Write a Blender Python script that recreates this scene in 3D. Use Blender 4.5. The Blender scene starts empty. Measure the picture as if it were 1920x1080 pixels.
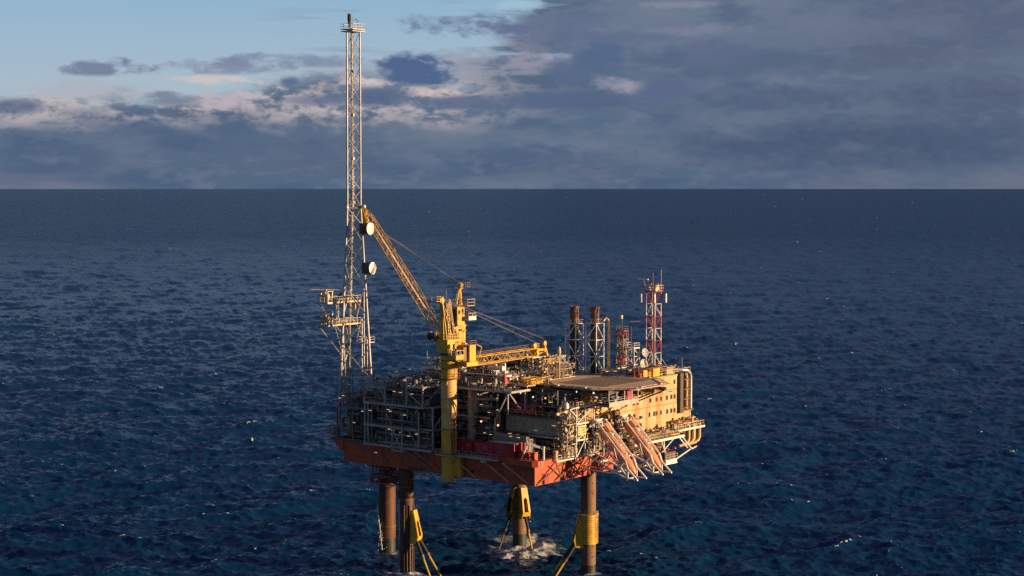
import bpy, math, random
import numpy as np
from mathutils import Matrix, Vector
rad = math.radians
random.seed(11)
sc = bpy.context.scene
col = sc.collection

# ------------------------------------------------------------------ camera
CAMH = 83.0
FPX = 3300.0
cam_d = bpy.data.cameras.new('camera')
cam = bpy.data.objects.new('camera', cam_d)
col.objects.link(cam)
cam_d.sensor_width = 36.0
cam_d.lens = 36.0 * FPX / 1920.0
cam_d.clip_start = 1.0
cam_d.clip_end = 120000.0
cam.location = (0, 0, CAMH)
cam.rotation_euler = (math.pi / 2 - math.atan(190.0 / FPX), 0, 0)
sc.camera = cam
sc.render.resolution_x = 1024
sc.render.resolution_y = 576

# ------------------------------------------------------------------ sun, sky, exposure
SUN_EL = 7.6
SUN_DIR = Vector((0.978, -0.20, 0)).normalized()          # towards the sun, low on the right, a little behind the camera
sd = Vector((SUN_DIR.x * math.cos(rad(SUN_EL)), SUN_DIR.y * math.cos(rad(SUN_EL)), math.sin(rad(SUN_EL))))
sun_d = bpy.data.lights.new('sun', 'SUN')
sun_d.energy = 5.0
sun_d.angle = rad(0.6)
sun_d.color = (1.0, 0.70, 0.40)
sun = bpy.data.objects.new('sun', sun_d)
sun.rotation_euler = sd.to_track_quat('Z', 'Y').to_euler()
sun.location = (200, -100, 200)
col.objects.link(sun)

sc.view_settings.view_transform = 'Standard'
sc.view_settings.look = 'None'
sc.view_settings.exposure = 0.72
sc.view_settings.gamma = 1.0
sc.view_settings.use_curve_mapping = False
sc.render.engine = 'CYCLES'
sc.cycles.max_bounces = 5
sc.cycles.use_denoising = False
sc.cycles.sample_clamp_indirect = 3.0


class NT:
    """small helper for writing node trees as expressions"""
    def __init__(self, tree):
        self.t = tree
        self.n = tree.nodes
        self.l = tree.links

    def new(self, typ, **kw):
        nd = self.n.new(typ)
        for k, v in kw.items():
            setattr(nd, k, v)
        return nd

    def put(self, sock, v):
        if isinstance(v, bpy.types.NodeSocket):
            self.l.new(v, sock)
        elif isinstance(v, (tuple, list)) and sock.type == 'RGBA' and len(v) == 3:
            sock.default_value = (*v, 1)
        else:
            sock.default_value = v

    def m(self, op, a, b=0.0, c=0.0, clamp=False):
        nd = self.new('ShaderNodeMath', operation=op, use_clamp=clamp)
        self.put(nd.inputs[0], a)
        self.put(nd.inputs[1], b)
        self.put(nd.inputs[2], c)
        return nd.outputs[0]

    def ss(self, v, a, b, o0=0.0, o1=1.0, kind='SMOOTHSTEP'):
        nd = self.new('ShaderNodeMapRange', interpolation_type=kind)
        self.put(nd.inputs[0], v)
        for i, q in enumerate((a, b, o0, o1)):
            self.put(nd.inputs[i + 1], q)
        return nd.outputs[0]

    def vec(self, x, y, z):
        nd = self.new('ShaderNodeCombineXYZ')
        for i, q in enumerate((x, y, z)):
            self.put(nd.inputs[i], q)
        return nd.outputs[0]

    def sep(self, v):
        nd = self.new('ShaderNodeSeparateXYZ')
        self.l.new(v, nd.inputs[0])
        return nd.outputs

    def vmul(self, v, s):
        nd = self.new('ShaderNodeVectorMath', operation='MULTIPLY')
        self.put(nd.inputs[0], v)
        nd.inputs[1].default_value = s
        return nd.outputs[0]

    def noise(self, v, scale=1.0, detail=4.0, rough=0.5, dist=0.0):
        nd = self.new('ShaderNodeTexNoise')
        self.put(nd.inputs['Vector'], v)
        nd.inputs['Scale'].default_value = scale
        nd.inputs['Detail'].default_value = detail
        nd.inputs['Roughness'].default_value = rough
        nd.inputs['Distortion'].default_value = dist
        return nd.outputs['Fac']

    def mix(self, f, a, b):
        nd = self.new('ShaderNodeMix', data_type='RGBA')
        self.put(nd.inputs['Factor'], f)
        self.put(nd.inputs[6], a)
        self.put(nd.inputs[7], b)
        return nd.outputs[2]


def lin(r, g, b):
    f = lambda c: (c / 255 / 12.92) if c / 255 < 0.04045 else ((c / 255 + 0.055) / 1.055) ** 2.4
    return (f(r), f(g), f(b))


world = bpy.data.worlds.new('World')
sc.world = world
world.use_nodes = True
W = NT(world.node_tree)
for nd in list(W.n):
    W.n.remove(nd)
tc = W.new('ShaderNodeTexCoord')
X, Y, Z = W.sep(tc.outputs['Generated'])
az = W.m('MULTIPLY', W.m('ARCTAN2', X, Y), 57.2958)
el = W.m('MULTIPLY', W.m('ARCSINE', Z), 57.2958)
vx = W.m('MULTIPLY', X, 57.2958)
vy = W.m('MULTIPLY', Y, 57.2958)
def field(sx, sz, seed, detail=5, rough=0.55, dist=0.0):
    v = W.vec(W.m('MULTIPLY_ADD', vx, sx, seed), W.m('MULTIPLY', vy, sx), W.m('MULTIPLY', el, sz))
    return W.noise(v, 1.0, detail, rough, dist)
sky = W.new('ShaderNodeTexSky', sky_type='NISHITA', sun_disc=False)
sky.sun_elevation = rad(SUN_EL)
sky.sun_rotation = math.atan2(SUN_DIR.x, SUN_DIR.y)
sky.altitude = 50
sky.air_density = 1.0
sky.dust_density = 0.6
STR = 0.1
K = 1.0 / STR
def C(r, g, b):
    a = lin(r, g, b)
    return (a[0] * K * .607, a[1] * K * .607, a[2] * K * .607)
clear = W.mix(W.ss(el, 2.0, 7.0), C(172, 188, 200), C(142, 180, 208))
clear = W.mix(W.ss(el, 6.2, 14.0), clear, C(70, 96, 142))
clear = W.mix(W.ss(el, 20, 70, 0.0, 0.5), clear, sky.outputs[0])
n1 = field(0.30, 0.9, 3.1, 6, 0.6)
n2 = field(0.75, 1.9, 21.7, 6, 0.6, 0.3)
n3 = field(0.10, 0.55, 47.3, 5, 0.55)
n4 = field(0.16, 2.4, 7.9, 5, 0.6)
n5 = field(2.1, 4.2, 61.3, 6, 0.62, 0.2)
# thin high streaks over the clear part
streak = W.m('MULTIPLY', W.ss(n4, 0.53, 0.68), W.ss(az, -11, -1))
skyc = W.mix(W.m('MULTIPLY', streak, 0.8), clear, C(128, 142, 168))
# higher broken cloud deck, unseen above the frame, added to even the sea's reflections
top = W.m('MULTIPLY', W.ss(W.m('ADD', el, W.m('MULTIPLY', W.m('SUBTRACT', n3, 0.5), 5.0)), 6.3, 8.5), W.ss(field(0.06, 0.16, 13.3, 4, 0.55), 0.36, 0.5))
skyc = W.mix(W.m('MULTIPLY', top, 0.9), skyc, C(84, 97, 126))
# bright cumulus bank lit by the low sun
bank_h = W.m('ADD', W.m('ADD', W.ss(az, -11, -5, 3.0, 3.9), W.m('MULTIPLY', W.ss(az, -2.5, 5.5), 8.0)), W.m('MULTIPLY', W.m('SUBTRACT', n1, 0.5), 1.7))
bank_h = W.m('ADD', bank_h, W.m('MULTIPLY', W.m('SUBTRACT', n5, 0.5), 0.6))
bank_h = W.m('ADD', bank_h, W.m('MULTIPLY', W.m('MULTIPLY', W.m('SUBTRACT', n4, 0.5), W.ss(az, -4, 1)), 7.0))
bank = W.ss(W.m('SUBTRACT', bank_h, el), -0.2, W.ss(az, -5, 1, 0.55, 1.5))
shade = W.mix(W.ss(el, 0.4, 5.0), C(84, 104, 130), C(100, 117, 141))
shade = W.mix(W.m('MULTIPLY', W.ss(n3, 0.40, 0.66), 0.6), shade, C(119, 130, 147))
shade = W.mix(W.m('MULTIPLY', W.ss(n1, 0.56, 0.40), 0.5), shade, C(70, 90, 122))
shade = W.mix(W.m('MULTIPLY', W.ss(az, 2, 16), 0.35), shade, C(84, 95, 117))
wn = W.m('ADD', W.m('MULTIPLY', n2, 0.6), W.m('MULTIPLY', n5, 0.4))
shade = W.mix(W.m('MULTIPLY', W.ss(n2, 0.48, 0.68), 0.45), shade, C(116, 126, 146))
warm = W.m('MULTIPLY', W.ss(wn, 0.42, 0.57), W.ss(W.m('ADD', el, W.m('MULTIPLY', W.m('SUBTRACT', n1, 0.5), 1.6)), 1.7, 2.7))
warm = W.m('MULTIPLY', warm, W.ss(az, 3.0, -5.0))
bankc = W.mix(W.m('MULTIPLY', warm, 0.9), shade, C(196, 186, 186))
# broad violet haze low on the horizon
low = W.m('MULTIPLY', W.ss(el, 1.0, 0.1), W.ss(n3, 0.44, 0.6))
bankc = W.mix(W.m('MULTIPLY', low, 0.6), bankc, C(112, 117, 136))
skyc = W.mix(bank, skyc, bankc)
def blob(c, a0, e0, ra, re, color, op, soft=0.5, amp=1.7, flat=0.0):
    dx = W.m('DIVIDE', W.m('SUBTRACT', az, a0), ra)
    dy = W.m('DIVIDE', W.m('SUBTRACT', el, e0), re)
    r = W.m('ADD', W.m('MULTIPLY', dx, dx), W.m('MULTIPLY', dy, dy))
    f = W.m('ADD', W.m('SUBTRACT', 1.0, r), W.m('MULTIPLY', W.m('SUBTRACT', n2, 0.5), amp * 2.6))
    f = W.m('ADD', f, W.m('MULTIPLY', W.m('SUBTRACT', n5, 0.5), amp * 1.4))
    mask = W.ss(f, -0.2, soft + 0.5)
    if flat:
        mask = W.m('MULTIPLY', mask, W.ss(el, e0 - re * flat - 0.10, e0 - re * flat + 0.08))
    return W.mix(W.m('MULTIPLY', mask, op), c, color)
def px(u, v):
    return ((u - 960) / 57.6, (350 - v) / 57.6)
for u, v, ru, rv, cc, op, soft, amp, flat in [
        (430, 132, 130, 17, C(128, 138, 164), .9, .6, 1.5, 0),
        (560, 118, 190, 14, C(124, 136, 164), .85, .8, 1.5, 0),
        (215, 136, 85, 18, C(118, 128, 156), .95, .5, 1.6, .7),
        (900, 125, 210, 30, C(146, 146, 164), .8, .9, 1.5, 0),
        (420, 152, 90, 10, C(205, 196, 194), .85, .8, 1.6, 0),
        (430, 192, 70, 22, C(186, 174, 184), .8, .9, 1.6, 0),
        (200, 178, 130, 20, C(176, 172, 186), .6, 1.0, 2.0, 0),
        (700, 158, 60, 12, C(206, 196, 196), .8, .6, 1.4, 0),
        (810, 176, 60, 11, C(206, 190, 190), .85, .6, 1.3, 0),
        (1165, 163, 60, 16, C(170, 166, 180), .65, 1.0, 1.6, 0),
        (1040, 107, 50, 7, C(156, 174, 194), .7, .9, 1.2, 0),
        (975, 14, 55, 18, C(160, 192, 212), .9, .6, 1.0, 0),
        (880, 52, 170, 22, C(108, 118, 146), .95, .9, 1.7, 0),
        (1080, 60, 170, 40, C(98, 112, 142), .9, 1.0, 1.7, 0),
        (1280, 14, 90, 8, C(150, 150, 170), .5, 1.2, 1.5, 0),
        (1300, 60, 110, 12, C(134, 136, 158), .5, 1.2, 1.5, 0),
        (1560, 50, 150, 30, C(116, 124, 148), .5, 1.4, 1.5, 0),
        (780, 137, 78, 34, C(80, 102, 140), 1, .3, 1.2, .75),
        (710, 182, 75, 22, C(78, 99, 136), .9, .4, 1.4, .8),
        (860, 195, 90, 15, C(80, 98, 134), .8, .5, 1.3, .8),
        (549, 158, 24, 13, C(86, 106, 142), .95, .4, 1.0, 0),
        (630, 190, 110, 12, C(88, 104, 140), .7, .6, 1.6, 0),
        (330, 190, 60, 14, C(96, 110, 140), .7, .6, 1.6, 0),
        (60, 205, 50, 15, C(90, 104, 136), .8, .5, 1.6, 0),
        (1125, 112, 60, 32, C(86, 104, 138), .95, .35, 1.2, .85),
        (1060, 140, 50, 24, C(88, 106, 138), .9, .4, 1.4, .85),
        (1050, 190, 140, 20, C(84, 101, 134), .9, .5, 1.4, .8),
        (1250, 172, 60, 28, C(92, 104, 136), .9, .35, 1.2, .8),
        (1345, 105, 80, 32, C(94, 106, 136), .8, .45, 1.4, .85),
        (1460, 190, 190, 26, C(78, 92, 122), .75, .8, 1.4, .8),
        (1780, 180, 170, 34, C(78, 88, 116), .6, .9, 1.5, .8),
        (480, 275, 330, 20, C(78, 92, 124), .5, 1.4, 1.6, 0),
        (560, 315, 180, 22, C(100, 106, 130), .6, 1.4, 1.2, 0),
        (1100, 330, 190, 18, C(104, 112, 132), .7, 1.6, 1.0, .0),
        (1600, 270, 420, 58, C(66, 80, 107), .8, 1.4, 1.2, 0),
        (1750, 70, 260, 60, C(94, 100, 124), .6, 1.4, 1.5, 0),
        (1640, 120, 120, 26, C(86, 97, 122), .6, .6, 1.6, .8),
        (1450, 285, 300, 36, C(74, 90, 118), .5, 1.4, 1.5, 0)]:
    a0, e0 = px(u, v)
    skyc = blob(skyc, a0, e0, ru / 57.6, rv / 57.6, cc, op, soft, amp, flat)
bg = W.new('ShaderNodeBackground')
W.put(bg.inputs[0], skyc)
bg.inputs[1].default_value = STR
world.cycles.sampling_method = 'MANUAL'
world.cycles.sample_map_resolution = 256
wo = W.new('ShaderNodeOutputWorld')
W.l.new(bg.outputs[0], wo.inputs[0])


# ------------------------------------------------------------------ materials
def new_mat(name):
    m = bpy.data.materials.new(name)
    m.use_nodes = True
    n = NT(m.node_tree)
    p = n.n['Principled BSDF']
    return m, n, p

def paint(name, c, rough=0.55, wear=0.35, rust=(0.16, 0.055, 0.02), scale=1.0, streak=True, metal=0.0, dirt=0.25, thr=0.56, band=None):
    """weathered marine paint: tone variation, dirt and rust streaks that run down"""
    m, n, p = new_mat(name)
    g = n.new('ShaderNodeNewGeometry')
    big = n.noise(g.outputs['Position'], 0.35 * scale, 4, 0.6)
    v = n.vmul(g.outputs['Position'], (2.4 * scale, 2.4 * scale, 0.32 * scale if streak else 2.0 * scale))
    st = n.noise(v, 1.0, 5, 0.65)
    fine = n.noise(g.outputs['Position'], 6.0 * scale, 3, 0.6)
    base = n.mix(n.ss(big, 0.3, 0.7), tuple(q * (1 - dirt) for q in c), tuple(min(1, q * (1 + dirt * .4)) for q in c))
    base = n.mix(n.m('MULTIPLY', n.ss(fine, 0.5, 0.75), dirt), base, tuple(q * 0.45 for q in c))
    rf = n.m('MULTIPLY', n.ss(n.m('ADD', st, n.m('MULTIPLY', n.m('SUBTRACT', big, .5), .5)), thr, thr + 0.14), wear)
    if band:
        bn = n.noise(n.vmul(g.outputs['Position'], (0.33, 0.33, 0.035)), 1.0, 4, 0.6)
        base = n.mix(n.m('MULTIPLY', n.ss(bn, 0.47, 0.60), 0.85), base, band)
    base = n.mix(rf, base, rust)
    n.put(p.inputs['Base Color'], base)
    n.put(p.inputs['Roughness'], n.m('ADD', rough, n.m('MULTIPLY', rf, 0.3)))
    p.inputs['Metallic'].default_value = metal
    bp = n.new('ShaderNodeBump')
    bp.inputs['Strength'].default_value = 0.25
    bp.inputs['Distance'].default_value = 0.03
    n.put(bp.inputs['Height'], fine)
    n.l.new(bp.outputs[0], p.inputs['Normal'])
    return m

def glow(name, c, s):
    m, n, p = new_mat(name)
    p.inputs['Base Color'].default_value = (*c, 1)
    p.inputs['Emission Color'].default_value = (*c, 1)
    p.inputs['Emission Strength'].default_value = s
    return m
SPEC = 0.22

# ------------------------------------------------------------------ the sea
def wave_field(N, L, peak, rms, wdir, seed, lam):
    rng = np.random.default_rng(seed)
    k1 = np.fft.fftfreq(N, L / N) * 2 * np.pi
    kx, ky = np.meshgrid(k1, k1, indexing='ij')
    k = np.sqrt(kx ** 2 + ky ** 2)
    k[0, 0] = 1e-6
    kp = 2 * np.pi / peak
    cosd = (kx * wdir[0] + ky * wdir[1]) / k
    S = np.exp(-0.9 * (kp / k) ** 2) / k ** 3.7 * (0.16 + cosd ** 4)
    S *= np.exp(-(k * L / N * 0.35) ** 2)
    S[0, 0] = 0
    A = (rng.normal(size=(N, N)) + 1j * rng.normal(size=(N, N))) * np.sqrt(S)
    h = np.real(np.fft.ifft2(A))
    s = rms / h.std()
    A *= s
    h *= s
    dx = np.real(np.fft.ifft2(-1j * kx / k * A)) * -lam
    dy = np.real(np.fft.ifft2(-1j * ky / k * A)) * -lam
    div = np.real(np.fft.ifft2(-k * A)) * lam
    return h, dx, dy, div, L

def sample(F, x, y, ang):
    c_, s_ = math.cos(ang), math.sin(ang)
    L = F[4]
    N = F[0].shape[0]
    u = (c_ * x + s_ * y) / L * N
    v = (-s_ * x + c_ * y) / L * N
    i0 = np.floor(u).astype(int)
    j0 = np.floor(v).astype(int)
    fu = u - i0
    fv = v - j0
    i0 %= N
    j0 %= N
    i1 = (i0 + 1) % N
    j1 = (j0 + 1) % N
    out = []
    for q in range(4):
        a = F[q]
        out.append(a[i0, j0] * (1 - fu) * (1 - fv) + a[i1, j0] * fu * (1 - fv) + a[i0, j1] * (1 - fu) * fv + a[i1, j1] * fu * fv)
    h, dx, dy, div = out
    return h, c_ * dx - s_ * dy, s_ * dx + c_ * dy, div

FA = wave_field(512, 610.0, 46.0, 0.58, (-0.5, 0.86), 5, 1.0)
FB = wave_field(512, 167.0, 7.0, 0.24, (-0.2, 0.98), 9, 1.0)

FC = wave_field(512, 71.0, 3.4, 0.085, (-0.35, 0.93), 14, 0.8)

def sea_mesh():
    rs = [120.0]
    while rs[-1] < 5200:
        r = rs[-1]
        rs.append(r + max(0.62, r * r / (CAMH * 1760) * 0.75) if r > 230 else r + 5)
    while rs[-1] < 60000:
        rs.append(rs[-1] * 1.12)
    rs = np.array(rs)
    ang = np.radians(np.concatenate([np.linspace(-90, -26, 50)[:-1], np.linspace(-26, 26, 900), np.linspace(26, 90, 50)[1:]]))
    R, A = np.meshgrid(rs, ang, indexing='ij')
    x = R * np.sin(A)
    y = R * np.cos(A)
    h1, dx1, dy1, q1 = sample(FA, x, y, 0.12)
    h2, dx2, dy2, q2 = sample(FB, x, y, -0.31)
    h3, dx3, dy3, q3 = sample(FC, x, y, 0.5)
    w3 = np.clip(1.5 - R / 700, 0, 1)
    w = np.clip(1.6 - R / 4200, 0.25, 1)
    w2 = np.clip(1.6 - R / 1900, 0.15, 1)
    z = h1 * w + h2 * w2 + h3 * w3
    X_ = x + dx1 * w + dx2 * w2 + dx3 * w3
    Y_ = y + dy1 * w + dy2 * w2 + dy3 * w3
    foam = -(q1 * 1.5 + q2 * .8)
    lod = 1 - np.clip(1.6 - R / 1900, 0, 1)
    n, m_ = R.shape
    co = np.stack([X_, Y_, z], -1).reshape(-1, 3)
    idx = np.arange(n * m_).reshape(n, m_)
    quads = np.stack([idx[:-1, :-1], idx[:-1, 1:], idx[1:, 1:], idx[1:, :-1]], -1).reshape(-1, 4)
    quads = quads[:, ::-1]
    me = bpy.data.meshes.new('sea')
    me.vertices.add(len(co))
    me.vertices.foreach_set('co', co.ravel())
    me.loops.add(quads.size)
    me.loops.foreach_set('vertex_index', quads.ravel().astype(np.int32))
    me.polygons.add(len(quads))
    me.polygons.foreach_set('loop_start', np.arange(0, quads.size, 4, dtype=np.int32))
    me.polygons.foreach_set('use_smooth', np.ones(len(quads), dtype=bool))
    me.update()
    at = me.attributes.new('crest', 'FLOAT', 'POINT')
    at.data.foreach_set('value', foam.ravel().astype(np.float32))
    at = me.attributes.new('lod', 'FLOAT', 'POINT')
    at.data.foreach_set('value', lod.ravel().astype(np.float32))
    return me, float(np.quantile(foam[:500], 0.980)), float(np.quantile(foam[:500], 0.996))

LEGS = [('A', 1.9, 36.4), ('B', 22.4, 2.9), ('C', 17.0, 56.0), ('D', 39.7, 35.2)]
TH = math.atan2(.7826, .6225)
CT, ST = math.cos(TH), math.sin(TH)
X0, Y0 = 4.6, 352.3
def w2(x, y):
    return X0 + CT * x - ST * y, Y0 + ST * x + CT * y

me, f0, f1 = sea_mesh()
sm, n, p = new_mat('sea_water')
g = n.new('ShaderNodeNewGeometry')
P = g.outputs['Position']
px_, py_, pz_ = n.sep(P)
flatp = n.vec(px_, py_, 0.0)
patch = n.noise(n.vmul(flatp, (0.004, 0.0022, 1)), 1.0, 4, 0.55)
gust = n.noise(n.vmul(flatp, (0.02, 0.012, 1)), 1.0, 3, 0.5)
b1 = n.noise(n.vmul(flatp, (0.30, 0.62, 1)), 1.0, 4, 0.68, 0.0)
b2 = n.noise(n.vmul(flatp, (1.1, 1.9, 1)), 1.0, 2, 0.6)
b3 = n.noise(n.vmul(flatp, (0.10, 0.19, 1)), 1.0, 2, 0.6)
hgt = n.m('ADD', n.m('MULTIPLY', b1, 0.55), n.m('MULTIPLY', b2, 0.14))
lod = n.new('ShaderNodeAttribute', attribute_name='lod').outputs['Fac']
hgt = n.m('ADD', hgt, n.m('MULTIPLY', b3, n.m('MULTIPLY_ADD', lod, 0.7, 0.35)))
bp = n.new('ShaderNodeBump')
n.put(bp.inputs['Strength'], n.m('MULTIPLY', n.ss(patch, 0.3, 0.7, 0.45, 1.25), n.ss(gust, 0.3, 0.7, 0.6, 1.3)))
bp.inputs['Distance'].default_value = 1.0
n.put(bp.inputs['Height'], hgt)
att = n.new('ShaderNodeAttribute', attribute_name='crest')
fn = n.noise(n.vmul(flatp, (0.45, 0.8, 1)), 1.0, 5, 0.7, 0.5)
fbig = n.noise(n.vmul(flatp, (0.03, 0.04, 1)), 1.0, 2, 0.5)
crest = n.ss(att.outputs['Fac'], f0, f1)
foam = n.m('MULTIPLY', n.ss(n.m('ADD', crest, n.m('MULTIPLY', n.m('SUBTRACT', fn, 0.5), 1.15)), 0.2, 0.8), n.ss(fbig, 0.44, 0.62))
foam = n.m('MULTIPLY', foam, n.ss(crest, 0.0, 0.25))
for nm, lx, ly in LEGS:
    wx, wy = w2(lx, ly)
    big_ = {'A': 4.6, 'B': 3.2, 'C': 4.2, 'D': 9.4}[nm]
    ox = {'D': 1.2}.get(nm, 0.0)
    dx = n.m('DIVIDE', n.m('SUBTRACT', px_, wx + ox), big_)
    dy = n.m('DIVIDE', n.m('SUBTRACT', py_, wy - (4 if nm == 'D' else 0.5)), big_ * (2.0 if nm == 'D' else 1.1))
    d = n.m('SQRT', n.m('ADD', n.m('MULTIPLY', dx, dx), n.m('MULTIPLY', dy, dy)))
    ring = n.m('ADD', n.m('SUBTRACT', 1.0, d), n.m('MULTIPLY', n.m('SUBTRACT', fn, 0.5), 1.7))
    ring = n.m('ADD', ring, n.m('MULTIPLY', n.m('SUBTRACT', b1, 0.5), 0.9))
    foam = n.m('MAXIMUM', foam, n.m('MULTIPLY', n.ss(ring, 0.05, 0.8), 0.9))
wcol = n.mix(n.ss(patch, 0.35, 0.65), (0.0016, 0.026, 0.078), (0.0022, 0.034, 0.094))
# water: light welling up from the body of the sea does not depend on the ripples, the mirror part does
n.n.remove(p)
up_ = n.new('ShaderNodeBsdfDiffuse')
n.put(up_.inputs['Color'], wcol)
nx_, ny_, nz_ = n.sep(g.outputs['Normal'])
n.put(up_.inputs['Normal'], n.vec(n.m('MULTIPLY', nx_, 0.55), n.m('MULTIPLY', ny_, 0.55), nz_))
p = n.new('ShaderNodeBsdfPrincipled')
p.inputs['Base Color'].default_value = (0, 0, 0, 1)
p.inputs['IOR'].default_value = 1.33
n.put(p.inputs['Roughness'], n.m('MULTIPLY_ADD', lod, 0.12, 0.22))
n.put(p.inputs['Specular IOR Level'], n.m('MULTIPLY_ADD', lod, -0.03, SPEC))
n.l.new(bp.outputs[0], p.inputs['Normal'])
mx = n.new('ShaderNodeAddShader')
n.l.new(up_.outputs[0], mx.inputs[0])
n.l.new(p.outputs[0], mx.inputs[1])
fo = n.new('ShaderNodeBsdfDiffuse')
fo.inputs['Color'].default_value = (0.7, 0.7, 0.7, 1)
n.l.new(bp.outputs[0], fo.inputs['Normal'])
mf = n.new('ShaderNodeMixShader')
n.put(mf.inputs[0], foam)
n.l.new(mx.outputs[0], mf.inputs[1])
n.l.new(fo.outputs[0], mf.inputs[2])
n.l.new(mf.outputs[0], n.n['Material Output'].inputs['Surface'])
me.materials.append(sm)
sea = bpy.data.objects.new('sea', me)
sea['kind'] = 'structure'
col.objects.link(sea)

# ------------------------------------------------------------------ mesh helpers
PM = Matrix.Translation((X0, Y0, 0)) @ Matrix.Rotation(TH, 4, 'Z')      # the platform's own axes: x inwards from its left side, y along its left side
BASE = {}

class MB:
    def __init__(self):
        self.v = []
        self.f = []

    def add(self, vs, fs):
        b = len(self.v)
        self.v += [tuple(q) for q in vs]
        self.f += [tuple(b + i for i in f) for f in fs]
        return self

    def box(self, x0, x1, y0, y1, z0, z1):
        if x0 > x1: x0, x1 = x1, x0
        if y0 > y1: y0, y1 = y1, y0
        if z0 > z1: z0, z1 = z1, z0
        vs = [(x0, y0, z0), (x1, y0, z0), (x1, y1, z0), (x0, y1, z0), (x0, y0, z1), (x1, y0, z1), (x1, y1, z1), (x0, y1, z1)]
        return self.add(vs, [(3, 2, 1, 0), (4, 5, 6, 7), (0, 1, 5, 4), (1, 2, 6, 5), (2, 3, 7, 6), (3, 0, 4, 7)])

    def frame_axes(self, p, q):
        d = (Vector(q) - Vector(p))
        L = d.length
        d = d / max(L, 1e-6)
        up = Vector((0, 0, 1)) if abs(d.z) < 0.95 else Vector((0, 1, 0))
        s = d.cross(up).normalized()
        t = s.cross(d).normalized()
        return d, s, t

    def bar(self, p, q, w, h=None):
        h = h or w
        d, s, t = self.frame_axes(p, q)
        vs = []
        for e in (Vector(p), Vector(q)):
            for a, b in ((-1, -1), (1, -1), (1, 1), (-1, 1)):
                vs.append(e + s * a * w / 2 + t * b * h / 2)
        return self.add(vs, [(3, 2, 1, 0), (4, 5, 6, 7), (0, 1, 5, 4), (1, 2, 6, 5), (2, 3, 7, 6), (3, 0, 4, 7)])

    def tube(self, p, q, r, r2=None, n=8, cap=True):
        r2 = r if r2 is None else r2
        d, s, t = self.frame_axes(p, q)
        vs = []
        for e, rr in ((Vector(p), r), (Vector(q), r2)):
            for k in range(n):
                a = 2 * math.pi * k / n
                vs.append(e + s * math.cos(a) * rr + t * math.sin(a) * rr)
        fs = [(k, (k + 1) % n, n + (k + 1) % n, n + k) for k in range(n)]
        if cap:
            fs += [tuple(range(n))[::-1], tuple(range(n, 2 * n))]
        return self.add(vs, fs)

    def poly(self, pts, r, n=8):
        """a pipe through points with mitred joints"""
        pts = [Vector(q) for q in pts]
        rings = []
        prev = None
        for i, c in enumerate(pts):
            if i == 0: d = (pts[1] - c).normalized()
            elif i == len(pts) - 1: d = (c - pts[-2]).normalized()
            else: d = ((pts[i + 1] - c).normalized() + (c - pts[i - 1]).normalized()).normalized()
            if prev is None:
                up = Vector((0, 0, 1)) if abs(d.z) < 0.95 else Vector((0, 1, 0))
                s = d.cross(up).normalized()
            else:
                s = (prev - d * prev.dot(d)).normalized()
            prev = s
            t = s.cross(d).normalized()
            rings.append([c + s * math.cos(2 * math.pi * k / n) * r + t * math.sin(2 * math.pi * k / n) * r for k in range(n)])
        vs = [v for rg in rings for v in rg]
        fs = []
        for i in range(len(pts) - 1):
            for k in range(n):
                fs.append((i * n + k, i * n + (k + 1) % n, (i + 1) * n + (k + 1) % n, (i + 1) * n + k))
        fs += [tuple(range(n))[::-1], tuple((len(pts) - 1) * n + k for k in range(n))]
        return self.add(vs, fs)

    def lathe(self, prof, c, n=16, axis=(0, 0, 1)):
        """prof: list of (radius, height) along axis"""
        d = Vector(axis).normalized()
        up = Vector((0, 0, 1)) if abs(d.z) < 0.95 else Vector((0, 1, 0))
        s = d.cross(up).normalized()
        t = s.cross(d).normalized()
        c = Vector(c)
        vs = []
        for r, h in prof:
            for k in range(n):
                a = 2 * math.pi * k / n
                vs.append(c + d * h + (s * math.cos(a) + t * math.sin(a)) * r)
        fs = []
        for i in range(len(prof) - 1):
            for k in range(n):
                fs.append((i * n + k, i * n + (k + 1) % n, (i + 1) * n + (k + 1) % n, (i + 1) * n + k))
        fs += [tuple(range(n))[::-1], tuple((len(prof) - 1) * n + k for k in range(n))]
        return self.add(vs, fs)

    def prism(self, pts, z0, z1):
        n = len(pts)
        vs = [(x, y, z0) for x, y in pts] + [(x, y, z1) for x, y in pts]
        fs = [tuple(range(n))[::-1], tuple(range(n, 2 * n))] + [(k, (k + 1) % n, n + (k + 1) % n, n + k) for k in range(n)]
        return self.add(vs, fs)

    def rail(self, pts, h=1.1, step=1.6, r=0.035, mid=True, closed=False):
        pts = [Vector(q) for q in pts]
        if closed: pts = pts + [pts[0]]
        for a, b in zip(pts[:-1], pts[1:]):
            L = (b - a).length
            if L < 0.05: continue
            n = max(1, round(L / step))
            for k in range(n + 1):
                c = a.lerp(b, k / n)
                self.bar(c, c + Vector((0, 0, h)), r * 2)
            self.bar(a + Vector((0, 0, h)), b + Vector((0, 0, h)), r * 2)
            if mid: self.bar(a + Vector((0, 0, h * .5)), b + Vector((0, 0, h * .5)), r * 1.6)
        return self

    def ladder(self, p, q, side, w=0.45, r=0.04):
        p, q, side = Vector(p), Vector(q), Vector(side).normalized()
        self.bar(p - side * w / 2, q - side * w / 2, r * 2)
        self.bar(p + side * w / 2, q + side * w / 2, r * 2)
        n = int((q - p).length / 0.6)
        for k in range(1, n):
            c = p.lerp(q, k / n)
            self.bar(c - side * w / 2, c + side * w / 2, r * 1.3)
        return self

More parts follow.
